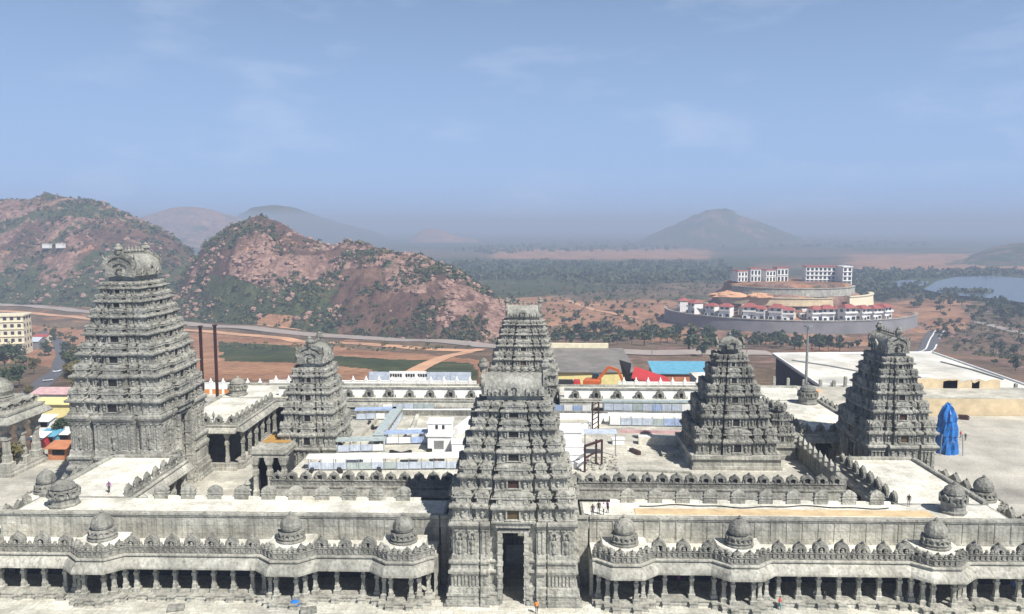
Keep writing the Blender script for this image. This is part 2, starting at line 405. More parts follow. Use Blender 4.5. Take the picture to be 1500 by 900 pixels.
cover = np.stack([np.clip(green, 0, 1), np.clip(soil, 0, 1), np.clip(rock, 0, 1)], -1)
o = grid_obj('ground', GX, GY, GZ, cover, M['terrain'], 'dry brown and green plain stretching to the horizon'); o['category'] = 'ground'

# -- hills: silhouettes measured on the photo, each at its own distance with its own depth
HILLS = []
def hill(name, label, sil, ridgeD, baseD, m, gr=.4, so=.35, ro=.45, rough=.16, backD=None, seed=1, rows=110, cols=200, colour=None):
    xs = np.array([p[0] for p in sil], float); ys = np.array([p[1] for p in sil], float)
    u = np.linspace(xs[0], xs[-1], cols); top = np.interp(u, xs, ys)
    k = np.array([1, 2, 3, 2, 1])/9; top = np.convolve(np.pad(top, 2, 'edge'), k, 'valid')
    D = np.array([np.interp(u, [p[0] for p in ridgeD], [p[1] for p in ridgeD])])[0]
    B = np.interp(u, [p[0] for p in baseD], [p[1] for p in baseD])
    rid = np.array([atY(a, b, d) for a, b, d in zip(u, top, D)])
    hgt = np.maximum(rid[:, 2]+60, 1)
    v = np.concatenate([np.linspace(0, 1, rows), 1+np.linspace(.04, 1.0, rows//2)])
    V, U_ = np.meshgrid(v, np.arange(cols), indexing='ij')
    Dm = np.where(V <= 1, B[U_]+(D[U_]-B[U_])*V, D[U_]+(D[U_]-B[U_])*(V-1)*1.1)
    XX = rid[:, 0][U_]*Dm/D[U_]
    prof = np.where(V <= 1, np.sin(np.clip(V, 0, 1)*math.pi/2)**1.25, np.cos(np.clip(V-1, 0, 1)*math.pi/2)**1.1)
    sc = (D[U_]-B[U_])*.32
    rg = fbm(XX/sc, Dm/sc, seed, 6, .55); fine = fbm(XX/14, Dm/14, seed+9, 4, .6)
    gul = 1-np.abs(2*fbm(XX/55+.3*rg, Dm/95, seed+15, 4)-1)
    edge = np.minimum(1, prof*2.2)*np.minimum(1, (1.02-np.abs(U_/(cols-1)*2-1))*9)
    side = np.minimum(1, (1.0-np.abs(U_/(cols-1)*2-1))*6)
    lower = np.where(V <= 1, 1-V**3*.9, 1)
    ZZ = -61.5+hgt[U_]*prof*(.35+.65*side)*(1+rough*2*(rg-.5)*lower)+edge*(fine-.5)*6.5*(1 if hgt.max() > 40 else .5)-edge*np.clip(gul-.72, 0, 1)*26*lower*(hgt.max() > 40)
    PXh, PYh = project(XX, Dm, ZZ)
    g = gr+.9*(fbm(XX/60, Dm/60, seed+3, 5)-.5)+(.12*(1-prof)); s = so+.7*(fbm(XX/80, Dm/80, seed+5, 4)-.5); r = ro+.9*(fbm(XX/45, Dm/45, seed+7, 5)-.5)
    if colour: g, s, r = colour(PXh, PYh, g, s, r)
    cov = np.stack([np.clip(g, 0, 1), np.clip(s, 0, 1), np.clip(r, 0, 1)], -1)
    o = grid_obj(name, XX, Dm, ZZ, cov, m, label); o['category'] = 'hill'
    HILLS.append((XX, Dm, ZZ, cov))
    return o
def col_mid(px, py, g, s, r):
    for poly, dg, ds, dr in [
        ([(340, 376), (470, 374), (500, 395), (440, 420), (400, 428), (335, 402)], -.34, .06, .30),      # bare pink rock face
        ([(250, 405), (440, 400), (480, 450), (500, 500), (230, 500)], .26, -.12, -.12),               # green lower slope
        ([(500, 395), (640, 380), (720, 440), (700, 500), (500, 500)], -.06, -.20, -.20),               # dark brown slope
        ([(560, 385), (620, 395), (625, 430), (570, 430)], -.05, 0, .30),
        ([(640, 410), (735, 430), (740, 470), (660, 460)], -.12, .04, .36),
        ([(380, 460), (430, 462), (425, 482), (375, 480)], -.4, .5, 0), ([(715, 450), (745, 450), (745, 495), (712, 492)], -.3, .1, .4), ([(560, 372), (620, 378), (640, 392), (560, 392)], .10, .30, .1)]:
        w = poly_mask(px, py, poly)*1.0; g = g+w*dg; s = s+w*ds; r = r+w*dr
    return g, s, r
hill('hill', 'rocky reddish hill with green scrub right behind the temple, centre left',
     [(225, 448), (250, 420), (280, 385), (300, 360), (325, 340), (350, 325), (378, 317), (405, 322), (430, 336), (455, 350), (480, 356), (505, 352), (530, 354), (560, 362),
      (590, 370), (620, 376), (650, 385), (680, 402), (700, 415), (720, 430), (738, 445), (765, 468), (790, 486)],
     [(225, 1010), (400, 990), (600, 900), (790, 800)], [(225, 880), (400, 790), (560, 720), (700, 660), (790, 690)], M['hill'], gr=.38, so=.30, ro=.38, rough=.2, seed=4, rows=170, cols=300, colour=col_mid)
def col_left(px, py, g, s, r):
    w = (1-sstep(330, 372, py))*.10
    low = sstep(400, 440, py)
    return g+low*.18, s+.05, r+w
hill('hill', 'long scrubby hill with red patches rising at the left edge',
     [(-330, 340), (-250, 312), (-160, 300), (-80, 296), (0, 295), (30, 294), (60, 290), (95, 288), (125, 292), (150, 299), (175, 310), (200, 320), (225, 331), (250, 343), (272, 358), (295, 385), (320, 420), (350, 450)],
     [(-330, 1500), (0, 1400), (350, 1300)], [(-330, 1180), (0, 1040), (150, 960), (350, 1000)], M['hill'], gr=.44, so=.36, ro=.42, seed=21, rows=140, cols=240, colour=col_left)
hill('hill', 'hazy low hill with bare pink slope in the gap between the two near hills',
     [(170, 340), (200, 322), (225, 312), (255, 305), (280, 303), (310, 308), (340, 316), (380, 330), (420, 345)], [(170, 4300), (420, 4400)], [(170, 3600), (420, 3700)], M['terrain'], gr=.32, so=.5, ro=.5, seed=31, rows=50, cols=80)
hill('hill', 'faint blue distant hill behind the rocky centre left hill',
     [(320, 345), (350, 315), (375, 303), (400, 300), (430, 304), (460, 314), (490, 324), (530, 334), (570, 345)], [(320, 6200), (570, 6200)], [(320, 5200), (570, 5200)], M['terrain'], gr=.6, so=.2, ro=.3, seed=41, rows=40, cols=80)
hill('hill', 'hazy blue grey conical hill on the horizon above the villas',
     [(930, 352), (960, 342), (985, 331), (1005, 322), (1022, 314), (1035, 309), (1050, 306), (1068, 309), (1085, 316), (1110, 324), (1135, 334), (1160, 344), (1190, 353)], [(930, 4600), (1190, 4600)], [(930, 4000), (1190, 4000)], M['terrain'], gr=.56, so=.24, ro=.36, seed=51, rows=60, cols=120)
hill('hill', 'dark wooded low hill at the right edge beyond the lake',
     [(1385, 392), (1410, 380), (1440, 368), (1470, 360), (1500, 355), (1540, 352), (1600, 352), (1680, 360), (1760, 385)], [(1385, 2500), (1760, 2500)], [(1385, 2080), (1760, 2080)], M['terrain'], gr=.52, so=.3, ro=.34, seed=61, rows=50, cols=100)
hill('hill', 'tiny pink rocky knoll far off beyond the centre left hill',
     [(600, 350), (615, 340), (630, 334), (645, 336), (665, 345), (700, 351)], [(600, 5200), (700, 5200)], [(600, 4800), (700, 4800)], M['terrain'], gr=.15, so=.7, ro=.5, seed=71, rows=24, cols=40)

# -- lake, roads
def drape(name, pts, width, m, label, lift=.25, n=60, cat='road', kind='structure'):
    pts = [np.array(p[:2], float) for p in pts]; seg = [0]
    for a, b in zip(pts, pts[1:]): seg.append(seg[-1]+np.linalg.norm(b-a))
    s = np.linspace(0, seg[-1], n); cx = np.interp(s, seg, [p[0] for p in pts]); cy = np.interp(s, seg, [p[1] for p in pts])
    tx, ty = np.gradient(cx), np.gradient(cy); L = np.hypot(tx, ty); nx, ny = -ty/L, tx/L
    w = width if np.ndim(width) == 0 else np.interp(s, np.linspace(0, seg[-1], len(width)), width)
    mb = MB(); K = 5; vs = []
    for i in range(n):
        for k in range(K):
            o = (k/(K-1)-.5)*(w if np.ndim(w) == 0 else w[i]); x, y = cx[i]+nx[i]*o, cy[i]+ny[i]*o
            vs.append((x, y, 0))
    A = np.array(vs); A[:, 2] = terrain_h(A[:, 0], A[:, 1])
    Z = A[:, 2].reshape(n, K); Z[:] = Z.max(1, keepdims=True); A[:, 2] = Z.ravel()+lift
    fs = [(i*K+k, i*K+k+1, (i+1)*K+k+1, (i+1)*K+k) for i in range(n-1) for k in range(K-1)]
    mb.add([tuple(v) for v in A], [f[::-1] for f in fs]); o = mb.build(name, m); o['kind'] = kind; o['label'] = label; o['category'] = cat
    return o
road_px = [(-260, 426), (-120, 436), (0, 447), (120, 457), (280, 476), (420, 488), (560, 498), (700, 507), (820, 515), (960, 519), (1130, 521)]
rp = [hit(*p) for p in road_px]
drape('road', rp, 20, M['road_pale'], 'pale dusty main road crossing the plain below the rocky hill', .5, 160)
vp_ = [hit(x, y+9) for x, y in road_px[:8]]
drape('verge', vp_, 13, M['verge'], 'orange earth verge along the near side of the main road', .35, 120, 'verge')
drape('verge', [hit(x, y-7) for x, y in road_px[:8]], 6, M['verge'], 'pinkish earth verge along the far side of the main road', .3, 120, 'verge')
drape('dirt_track', [hit(705, 512), hit(660, 522), hit(625, 535), hit(596, 552)], 9, M['verge'], 'orange dirt track running down from the main road toward the temple', .3, 60, 'track')
for dx_, lab in ((0, 'left carriageway of the dark paved road at right'), (13, 'right carriageway of the dark paved road at right')):
    drape('road', [hit(1338+dx_*1.05, 519), hit(1366+dx_, 486)], 6.5, M['asphalt'], lab, .8, 30)
    drape('kerb_line', [hit(1343.5+dx_*1.05, 519), hit(1370.5+dx_, 486)], 1.2, M['white'], 'white kerb line beside the '+lab.split(' of')[0], 1.0, 30, 'kerb')
drape('road', [hit(*p) for p in [(-40, 604), (20, 592), (60, 566), (86, 545), (92, 520), (84, 500), (60, 486)]], [8, 9, 9, 9, 9, 9, 8], M['asphalt'], 'grey access road curving between trees left of the big tower', .3, 60)
drape('dirt_track', [hit(1430, 472), hit(1470, 482), hit(1540, 500)], 12, M['road_pale'], 'pale dirt track on the brown slope at the right edge', .3, 40, 'track')
drape('dirt_track', [hit(830, 440), hit(870, 455), hit(930, 466), hit(970, 470)], 8, M['verge'], 'narrow dirt track winding over orange soil left of the mound', .3, 50, 'track')
lk = MB(); rim = []
for px, py in [(1352, 424), (1372, 412), (1400, 406), (1450, 404), (1530, 410), (1640, 428), (1600, 452), (1520, 446), (1440, 436), (1390, 432)]:
    p = atZ(px, py, -55); rim.append((p[0], p[1], -55))
lk.add(rim, [tuple(range(len(rim)))[::-1]]); o = structure(lk, 'lake', M['water'], 'grey blue lake behind the trees at right'); o['category'] = 'lake'
lk = MB(); rim = []
for px, py in [(1290, 413), (1330, 410), (1362, 413), (1350, 419), (1310, 420)]:
    p = atZ(px, py, -55); rim.append((p[0], p[1], -55))
lk.add(rim, [tuple(range(len(rim)))[::-1]]); o = structure(lk, 'pond', M['water'], 'small pale pond left of the lake'); o['category'] = 'pond'

# -- made ground round the temple
pz = MB(); pz.box(-99, 62, 20, 212, -.6, -.02); o = structure(pz, 'courtyard_floor', M['court'], 'pale stone paving of the temple courts'); o['category'] = 'floor'
pz = MB(); pz.box(62, 128, 20, 186, -.6, -.02); o = structure(pz, 'plaza', stone('beige_grey_plaza', (.33, .315, .28), (.45, .43, .385), (.55, .53, .48), .09, .1, False, False, 'floor', (9, 7)), 'open beige grey plaza right of the temple'); o['category'] = 'plaza'
pz = MB(); pz.box(-80, 75, 40, 90.6, -.03, .06); o = structure(pz, 'forecourt', M['forecourt'], 'whitish stone forecourt before the temple front'); o['category'] = 'forecourt'

# ================================================================== TEMPLE TOWERS
AX = -2.1                                          # the temple's north-south axis
SCH_L = ([-1, -.70, -.64, -.40, -.35, .35, .40, .64, .70, 1], [0, -.40, .10, -.35, .55, -.35, .10, -.40, 0])
SCH_S = ([-1, -.62, -.54, -.36, -.30, .30, .36, .54, .62, 1], [0, -.35, -.05, -.3, .45, -.3, -.05, -.35, 0])
def plan(a, b, off, z, k=1.0):
    A, B = a+off, b+off; pts = []
    def side(f, half, sch):
        ts, ps = sch
        for i, p in enumerate(ps):
            for t in (ts[i], ts[i+1]):
                if i == 0 and t == ts[0]: continue
                pts.append(f(t*half, p*k))
    side(lambda t, p: (t, -(B+p), z), A, SCH_L); side(lambda t, p: (A+p, t, z), B, SCH_S)
    side(lambda t, p: (-t, B+p, z), A, SCH_L); side(lambda t, p: (-(A+p), -t, z), B, SCH_S)
    return pts
def sides(a, b):                                   # (origin fn, outward dir, half length, scheme) of the four faces
    return [(lambda t, d: (t, -(b+d)), (0, -1), a, SCH_L), (lambda t, d: (a+d, t), (1, 0), b, SCH_S),
            (lambda t, d: (-t, b+d), (0, 1), a, SCH_L), (lambda t, d: (-(a+d), -t), (-1, 0), b, SCH_S)]
def wallbox(mb, P, fwd, t0, t1, d0, d1, z0, z1):
    x0, y0 = P(t0, d0); x1, y1 = P(t1, d1)
    mb.box(min(x0, x1), max(x0, x1), min(y0, y1), max(y0, y1), z0, z1)
def figure(mb, P, t, d, z, h, r):                  # a small carved figure: legs, torso, head
    x, y = P(t, d)
    mb.lathe([(.55*r, 0), (.75*r, .25*h), (.5*r, .45*h), (.95*r, .66*h), (.9*r, .74*h), (.35*r, .78*h), (.5*r, .88*h), (.2*r, h)], 6, (x, y, z))
def shrine(mb, P, fwd, t, w, d, z, h, dome=False, depth=.9):
    hx, hd = w/2, depth/2
    x, y = P(t, d-hd)
    ex, ey = (hx, hd) if fwd[0] == 0 else (hd, hx)
    if dome:
        pr = [(1.0, 0), (1.0, .08), (.78, .10), (.78, .40), (1.08, .44), (1.08, .52), (.8, .55), (.98, .66), (.92, .78), (.62, .90), (.2, .96), (.06, 1.08)]
    else:
        pr = [(1.0, 0), (1.0, .08), (.82, .10), (.82, .42), (1.06, .46), (1.06, .54), (.86, .57), (.98, .68), (.92, .80), (.70, .92), (.35, 1.0)]
    mb.rect_loft(x, y, [(ex*(p if (dome or fwd[0] == 0) else p), ey*p, z+q*h) for p, q in pr])
    px, py = P(t, d+.04)
    mb.arch((px, py, z+.50*h), fwd, min(w*.62, h*.7), h*.55, .5, .16)
    for s in (-1, 1): wallbox(mb, P, fwd, t+s*hx*.62-.05*w, t+s*hx*.62+.05*w, d-.3, d+.02, z+.1*h, z+.42*h)
def storey(a, b, a2, b2, z0, h, kx):
    mb = MB(); pr = [(0, .28), (.06, .30), (.08, .14), (.12, .16), (.13, 0), (.44, 0), (.45, .10), (.455, .14), (.475, .48), (.53, .56), (.575, .54), (.60, .34), (.63, .16)]
    rings = [plan(a, b, o*kx, z0+f*h, kx) for f, o in pr]
    d = min(a2-a, b2-b)
    rings += [plan(a2, b2, -.05, z0+.632*h, kx), plan(a2, b2, -.05, z0+1.02*h, kx)]
    mb.loft(rings)
    for P, fwd, half, sch in sides(a, b):
        ts, ps = sch
        for i, p in enumerate(ps):
            if i % 2: continue                     # recesses stay empty and dark
            c, w = (ts[i]+ts[i+1])/2*half, (ts[i+1]-ts[i])*half; p = p*kx
            shrine(mb, P, fwd, c, w*.98, p+.22*kx, z0+.62*h, h*.43, False, 1.0*kx)
            big = i == len(ps)//2
            if big:
                for s in (-1, 1):
                    wallbox(mb, P, fwd, c+s*w*.42-.07*kx, c+s*w*.42+.07*kx, p-.1, p+.16*kx, z0+.12*h, z0+.45*h)
                    figure(mb, P, c+s*w*.30, p+.16*kx, z0+.12*h, h*.30, .26*kx)
            else:
                for s in (-1, 1): wallbox(mb, P, fwd, c+s*w*.40-.06*kx, c+s*w*.40+.06*kx, p-.1, p+.14*kx, z0+.12*h, z0+.46*h)
                figure(mb, P, c, p+.14*kx, z0+.12*h, h*.29, .24*kx)
            nk = 3 if big else 1                   # little arches on the cornice
            for q in range(nk):
                tt = c+(q-(nk-1)/2)*w*.32
                x, y = P(tt, p+.58*kx); mb.arch((x, y, z0+.50*h), fwd, .34*kx*1.6, .13*h, .4, .2)
    return mb
def window_parts(a, b, z0, h, kx, parent, inner, faces):
    for (P, fwd, half, sch), want in zip(sides(a, b), faces):
        if not want: continue
        p = sch[1][len(sch[1])//2]*kx
        mb = MB(); w, hh = min(.52*kx*1.5, half*.16), .33*h
        for s in (-1, 1): wallbox(mb, P, fwd, s*w-.09, s*w+.09, p-.05, p+.30*kx, z0+.12*h, z0+.12*h+hh)
        wallbox(mb, P, fwd, -w-.22, w+.22, p-.05, p+.36*kx, z0+.12*h+hh, z0+.16*h+hh)
        wallbox(mb, P, fwd, -w-.22, w+.22, p-.05, p+.36*kx, z0+.09*h, z0+.121*h)
        f = mb.build('window', M['stone'], parent)
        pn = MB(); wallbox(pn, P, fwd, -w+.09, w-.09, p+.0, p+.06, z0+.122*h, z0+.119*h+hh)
        pn.build('pane', inner, f)  # dark ones paint an unlit interior on a flat panel; others are boards
def kalasha(r=.34, h=1.5):
    mb = MB(); mb.lathe([(.5*r, 0), (.9*r, .05*h), (.35*r, .14*h), (1.0*r, .30*h), (1.0*r, .42*h), (.4*r, .54*h), (.55*r, .60*h), (.16*r, .70*h), (.03*r, h)], 8)
    return mb
def shala_roof(a, b, z, h, kx):
    """neck and barrel vault along x"""
    mb = MB()
    mb.rect_loft(0, 0, [(a*.97, b*.97, z), (a*.97, b*.97, z+.04*h), (a*.86, b*.84, z+.05*h), (a*.86, b*.84, z+.20*h), (a*1.0, b*1.04, z+.22*h), (a*1.02, b*1.10, z+.25*h), (a*.98, b*1.0, z+.26*h)])
    zz = [.26, .29, .36, .46, .58, .70, .80, .88, .94, .98]; bb = [1.0, 1.03, 1.05, 1.04, .99, .89, .75, .57, .35, .12]
    L = [(-b*w, z+q*h) for q, w in zip(zz, bb)]+[(b*w, z+q*h) for q, w in zip(zz[::-1], bb[::-1])]
    rings = [[(x, y, q) for y, q in L] for x in (-a*.96, -a*.9, a*.9, a*.96)]
    n = len(L); vs = [p for r in rings for p in r]; fs = [(i*n+j, (i+1)*n+j, (i+1)*n+(j+1) % n, i*n+(j+1) % n) for i in range(3) for j in range(n)]
    fs += [tuple(range(n)), tuple(range(4*n-1, 3*n-1, -1))]; mb.add(vs, [f[::-1] for f in fs])
    for t in np.linspace(-.8, .8, 9):              # ribs and small arches along the eave
        for s in (-1, 1): mb.box(t*a-.06, t*a+.06, s*b*1.12-.07, s*b*1.12+.07, z+.28*h, z+.52*h)
    for s in (-1, 1):
        mb.arch((0, s*b*1.24, z+.24*h), (0, s), a*.42, .50*h, .5, .3)
        for t in (-.6, .6): mb.arch((t*a, s*b*1.20, z+.24*h), (0, s), a*.2, .26*h, .5, .2)
    return mb
def gable(a, b, z, h, s):
    mb = MB(); x = s*a*1.0
    mb.arch((x+s*.15, 0, z+.20*h), (s, 0), b*2.1, .98*h, .70, .45)
    mb.arch((x+s*.12, 0, z+.22*h), (s, 0), b*1.45, .66*h, .62, .35)
    figure(mb, lambda t, d: (x+s*d, t), 0, .1, z+.26*h, .36*h, .12*h)
    for q in (-1, 1):                              # flaring horns of the gable
        mb.tube([(x, q*b*.75, z+.78*h), (x+s*.1, q*b*.98, z+.88*h), (x+s*.2, q*b*1.0, z+1.0*h)], [.22, .16, .05], 5)
    mb.lathe([(.4, -.5), (.5, 0), (.75, .3), (.7, .55), (.45, .75), (.5, .95), (.1, 1.25)], 7, (x, 0, z+1.12*h))
    return mb
def pilaster_row(mb, P, fwd, t0, t1, d, z0, z1, n, w):
    for i in range(n):
        t = t0+(t1-t0)*(i+.5)/n
        wallbox(mb, P, fwd, t-w, t+w, d-.1, d+w*1.1, z0, z1-w)
        wallbox(mb, P, fwd, t-w*1.7, t+w*1.7, d-.1, d+w*1.9, z1-w, z1)
def half_base(a, b, dw, Hb, s, kx):
    """one side of the gate: from the passage (|x| = dw) to the outer wall (|x| = a)"""
    mb = MB(); H = Hb
    pr = [(0, 1.15), (.03, 1.15), (.031, .95), (.07, .95), (.071, .75), (.12, .75), (.121, .85), (.145, .85), (.15, .70), (.21, .62), (.215, .42), (.225, .30), (.375, .30), (.38, .62), (.41, .66), (.425, .50),
          (.44, .36), (.50, .36), (.505, .58), (.53, .60), (.545, .30), (.60, .22), (.61, .06), (.90, .06), (.905, .24), (.93, .30), (.935, .45), (.96, .62), (.985, .58), (1.0, .35)]
    def ring(o, z):
        o *= kx; A, B = a+o, b+o; x = [dw, dw+.22*(a-dw), dw+.30*(a-dw), dw+.42*(a-dw), dw+.46*(a-dw), a-.40*(a-dw)*.25, A]
        e = .45*kx; pts = [(dw, -B+e), (x[1], -B+e), (x[1], -B-.1), (x[3], -B-.1), (x[3], -B+e*.6), (x[4], -B+e*.6), (x[4], -B), (A, -B)]
        y = [-.55*b, -.45*b, .45*b, .55*b]
        pts += [(A, y[0]), (A-e, y[0]), (A-e, y[1]), (A+e*.8, y[1]), (A+e*.8, y[2]), (A-e, y[2]), (A-e, y[3]), (A, y[3])]
        pts += [(px, -py) for px, py in pts[:8][::-1]]
        pts = [(s*px, py, z) for px, py in pts]
        return pts if s > 0 else pts[::-1]
    mb.loft([ring(o, f*H) for f, o in pr])
    for q in (-1, 1):                              # carved bands on front and back, niches with figures
        P = (lambda t, d: (s*t, -(b+d))) if q < 0 else (lambda t, d: (s*t, b+d)); fwd = (0, q)
        x0 = dw+.46*(a-dw)
        pilaster_row(mb, P, fwd, x0, a, .30*kx, .225*H, .375*H, 7, .13*kx)
        pilaster_row(mb, P, fwd, x0, a, .06*kx, .61*H, .90*H, 4, .16*kx)
        pilaster_row(mb, P, fwd, dw+.23*(a-dw), dw+.41*(a-dw), .16*kx, .61*H, .90*H, 2, .12*kx)
        for f in (.25, .75):
            t = x0+(a-x0)*f; figure(mb, P, t, .24*kx, .62*H, .2*H, .34*kx)
            x, y = P(t, .45*kx); mb.arch((x, y, .80*H), fwd, .9*kx, .10*H, .5, .25)
    P = lambda t, d: (s*(a+d), t); fwd = (s, 0)
    for y0, y1, d in ((-b, -.55*b, .06), (-.45*b, .45*b, .42), (.55*b, b, .06)):
        pilaster_row(mb, P, fwd, y0, y1, d*kx, .61*H, .90*H, 4, .15*kx); pilaster_row(mb, P, fwd, y0, y1, (d+.24)*kx, .225*H, .375*H, 5, .12*kx)
        figure(mb, P, (y0+y1)/2, (d+.2)*kx, .62*H, .2*H, .32*kx)
    return mb
def gopuram(label, loc, rz, a0, b0, Hb, heights, a1, b1, roofh, dw, doorh, kx=1.0, group=None, finials=7, front_boards=False, bulge=1.0):
    g = thing('gopuram', label, 'temple tower', loc, rz, group)
    base = MB()
    for s in (-1, 1): h_ = half_base(a0, b0, dw, Hb, s, kx); base.add(h_.v, h_.f)
    base.build('base', M['stone'], g)
    ln = MB(); ln.box(-dw-.01, dw+.01, -b0+.2, b0-.2, doorh, Hb-.05)
    for q in (-1, 1):
        ln.box(-dw-.5*kx, dw+.5*kx, q*(b0+.05)-.5*kx, q*(b0+.05)+.5*kx, Hb*.935, Hb*.99); ln.box(-dw-.2, dw+.2, q*(b0-.1)-.3, q*(b0-.1)+.3, doorh, doorh+.35)
    ln.build('lintel', M['stone'], g)
    for q in (-1, 1):
        for s in (-1, 1):
            fr = MB(); fr.box(s*(dw+.02)-.28*kx, s*(dw+.02)+.28*kx, q*b0-.42*kx, q*b0+.42*kx, .0, doorh+.2)
            for k in range(6): fr.box(s*(dw+.02)-.36*kx, s*(dw+.02)+.36*kx, q*b0-.5*kx, q*b0+.5*kx, doorh*(k+.4)/6.2, doorh*(k+.4)/6.2+.22)
            fr.build('door_jamb', M['stone'], g)
    z = Hb; n = len(heights); tot = sum(heights); acc = 0
    for i, h in enumerate(heights):
        f0, f1 = (acc/tot)**bulge, ((acc+h)/tot)**bulge
        a, b, a2, b2 = a0+(a1-a0)*f0, b0+(b1-b0)*f0, a0+(a1-a0)*f1, b0+(b1-b0)*f1
        st = storey(a, b, a2, b2, z, h, kx*(1-.25*f0)).build('storey', M['stone'], g)
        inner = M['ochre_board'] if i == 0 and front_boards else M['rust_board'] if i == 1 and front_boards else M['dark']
        window_parts(a, b, z, h, kx*(1-.2*f0), st, inner, (1, 1, 1, 1))
        z += h; acc += h
    sh = shala_roof(a1, b1, z, roofh, kx).build('vault_roof', M['stone'], g)
    for s in (-1, 1): gable(a1, b1, z, roofh, s).build('gable', M['stone_dark'], g)
    k0 = None
    for i in range(finials):
        x = (i-(finials-1)/2)*a1*1.5/(finials-1)
        if k0 is None: k0 = kalasha(.30, 1.35*roofh/3.6).build('finial', M['stone_dark'], g, (x, 0, z+.97*roofh))
        else: share(k0, 'finial', g, (x, 0, z+.97*roofh))
    return g
five = [3.5, 3.1, 2.7, 2.3, 1.9]
g5 = gopuram('five-storey grey gate tower in the centre foreground, with the tall open doorway', (AX, 95.6, 0), 0, 7.05, 5.5, 10.2, five, 3.8, 1.95, 3.4, 1.55, 8.8, 1.0, 'five-storey gate towers', 7, True)
dup(g5, (AX+.3, 177.5, 0), math.pi, 'five-storey grey gate tower on the far side, seen straight above the foreground one')
dup(g5, (59.2, 131, 0), math.pi/2, 'five-storey gate tower at the right edge of the court, its left side in black shadow', (.94, .92, 1.0))
gopuram('tallest grey gate tower with seven storeys, at the far left of the court', (-67.0, 131, 0), math.pi/2, 8.2, 7.3, 14.7, [4.1, 3.75, 3.35, 2.95, 2.6, 2.3, 1.9], 4.5, 2.6, 4.6, 1.9, 13.0, 1.1, None, 7, False, 1.22)
gopuram('smaller four-storey grey tower standing between the tallest tower and the central gate', (-37.2, 133, 0), math.pi/2, 5.6, 4.5, 8.2, [3.9, 3.4, 3.0, 2.5], 3.1, 2.3, 3.8, 1.3, 6.0, .8, None, 5, False, 1.25)

def square_tower(label, loc, a0, z_plinth, heights, a1, domeh, kx, cat='shrine tower', name='vimana_tower'):
    g = thing(name, label, cat, loc)
    p = MB(); q = a0+1.0*kx
    p.rect_loft(0, 0, [(q, q, 0), (q, q, .25*z_plinth), (q-.2, q-.2, .28*z_plinth), (q-.2, q-.2, .72*z_plinth), (q+.15, q+.15, .76*z_plinth), (q+.15, q+.15, z_plinth)])
    p.build('plinth', M['stone_pale'], g)
    z = z_plinth; tot = sum(heights); acc = 0
    for h in heights:
        f0, f1 = acc/tot, (acc+h)/tot; a, a2 = a0+(a1-a0)*f0, a0+(a1-a0)*f1
        st = storey(a, a, a2, a2, z, h, kx*(1-.3*f0)).build('storey', M['stone_dark'], g)
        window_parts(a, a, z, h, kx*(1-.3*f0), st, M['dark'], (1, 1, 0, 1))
        z += h; acc += h
    d = MB(); d.lathe([(a1*.8, 0), (a1*.8, .22*domeh), (a1*1.25, .26*domeh), (a1*1.3, .32*domeh), (a1*1.15, .34*domeh), (a1*1.25, .48*domeh), (a1*1.1, .64*domeh), (a1*.75, .78*domeh), (a1*.3, .88*domeh), (a1*.1, .9*domeh)], 8)
    for k in range(4):
        c, s = (1, 0, -1, 0)[k], (0, 1, 0, -1)[k]; d.arch((c*a1*1.32, s*a1*1.32, .32*domeh), (c, s), a1*1.2, .55*domeh, .5, .3)
    dd = d.build('dome', M['stone_dark'], g, (0, 0, z))
    kalasha(.3*kx, 1.5*kx).build('finial', M['stone_dark'], g, (0, 0, z+.88*domeh))
    return g
square_tower('square shrine tower on a pale plinth in the right half of the inner court', (31.9, 126.6, 7.2), 6.1, 2.3, [3.9, 3.5, 3.0, 2.6, 2.0], 1.7, 3.0, .85)
square_tower('small shrine turret just right of the square shrine tower', (40.6, 128.0, 7.2), 2.0, 2.6, [2.6, 2.0], .9, 2.0, .45, 'turret', 'shrine_turret')

# ================================================================== CLOISTERS AND WINGS
def offset_poly(pts, d):                           # open polyline, outward = right-hand side of travel (+x travel -> -y)
    n = len(pts); out = []
    for i in range(n):
        ns = []
        for a, b in ((i-1, i), (i, i+1)):
            if 0 <= a and b < n:
                v = Vector((pts[b][0]-pts[a][0], pts[b][1]-pts[a][1])); v.normalize(); ns.append(Vector((v.y, -v.x)))
        m = ns[0] if len(ns) == 1 else (ns[0]+ns[1]).normalized()
        k = d/max(.5, m.dot(ns[0])); out.append((pts[i][0]+m.x*k, pts[i][1]+m.y*k))
    return out
def sweep(mb, pts, prof):                          # closed profile of (outward, z) swept along the polyline
    rings = [[None]*len(prof) for _ in pts]
    for j, (d, z) in enumerate(prof):
        for i, (x, y) in enumerate(offset_poly(pts, d)): rings[i][j] = (x, y, z)
    k = len(prof); vs = [p for r in rings for p in r]; fs = []
    for i in range(len(pts)-1):
        for j in range(k): a, b = i*k+j, i*k+(j+1) % k; fs.append((a, a+k, b+k, b))
    fs.append(tuple(range(k))); fs.append(tuple(range((len(pts)-1)*k+k-1, (len(pts)-1)*k-1, -1))); mb.add(vs, fs)
def column_mb(h, r=.24):
    mb = MB(); mb.rect_loft(0, 0, [(r*1.7, r*1.7, 0), (r*1.7, r*1.7, .14*h), (r*1.1, r*1.1, .16*h), (r*1.1, r*1.1, .30*h), (r*.85, r*.85, .33*h), (r*.8, r*.8, .60*h), (r*1.15, r*1.15, .63*h), (r*1.15, r*1.15, .72*h), (r*.8, r*.8, .75*h), (r*.8, r*.8, .80*h), (r*1.3, r*1.3, .85*h), (r*1.9, r*1.3, .93*h), (r*2.1, r*1.4, h)])
    return mb
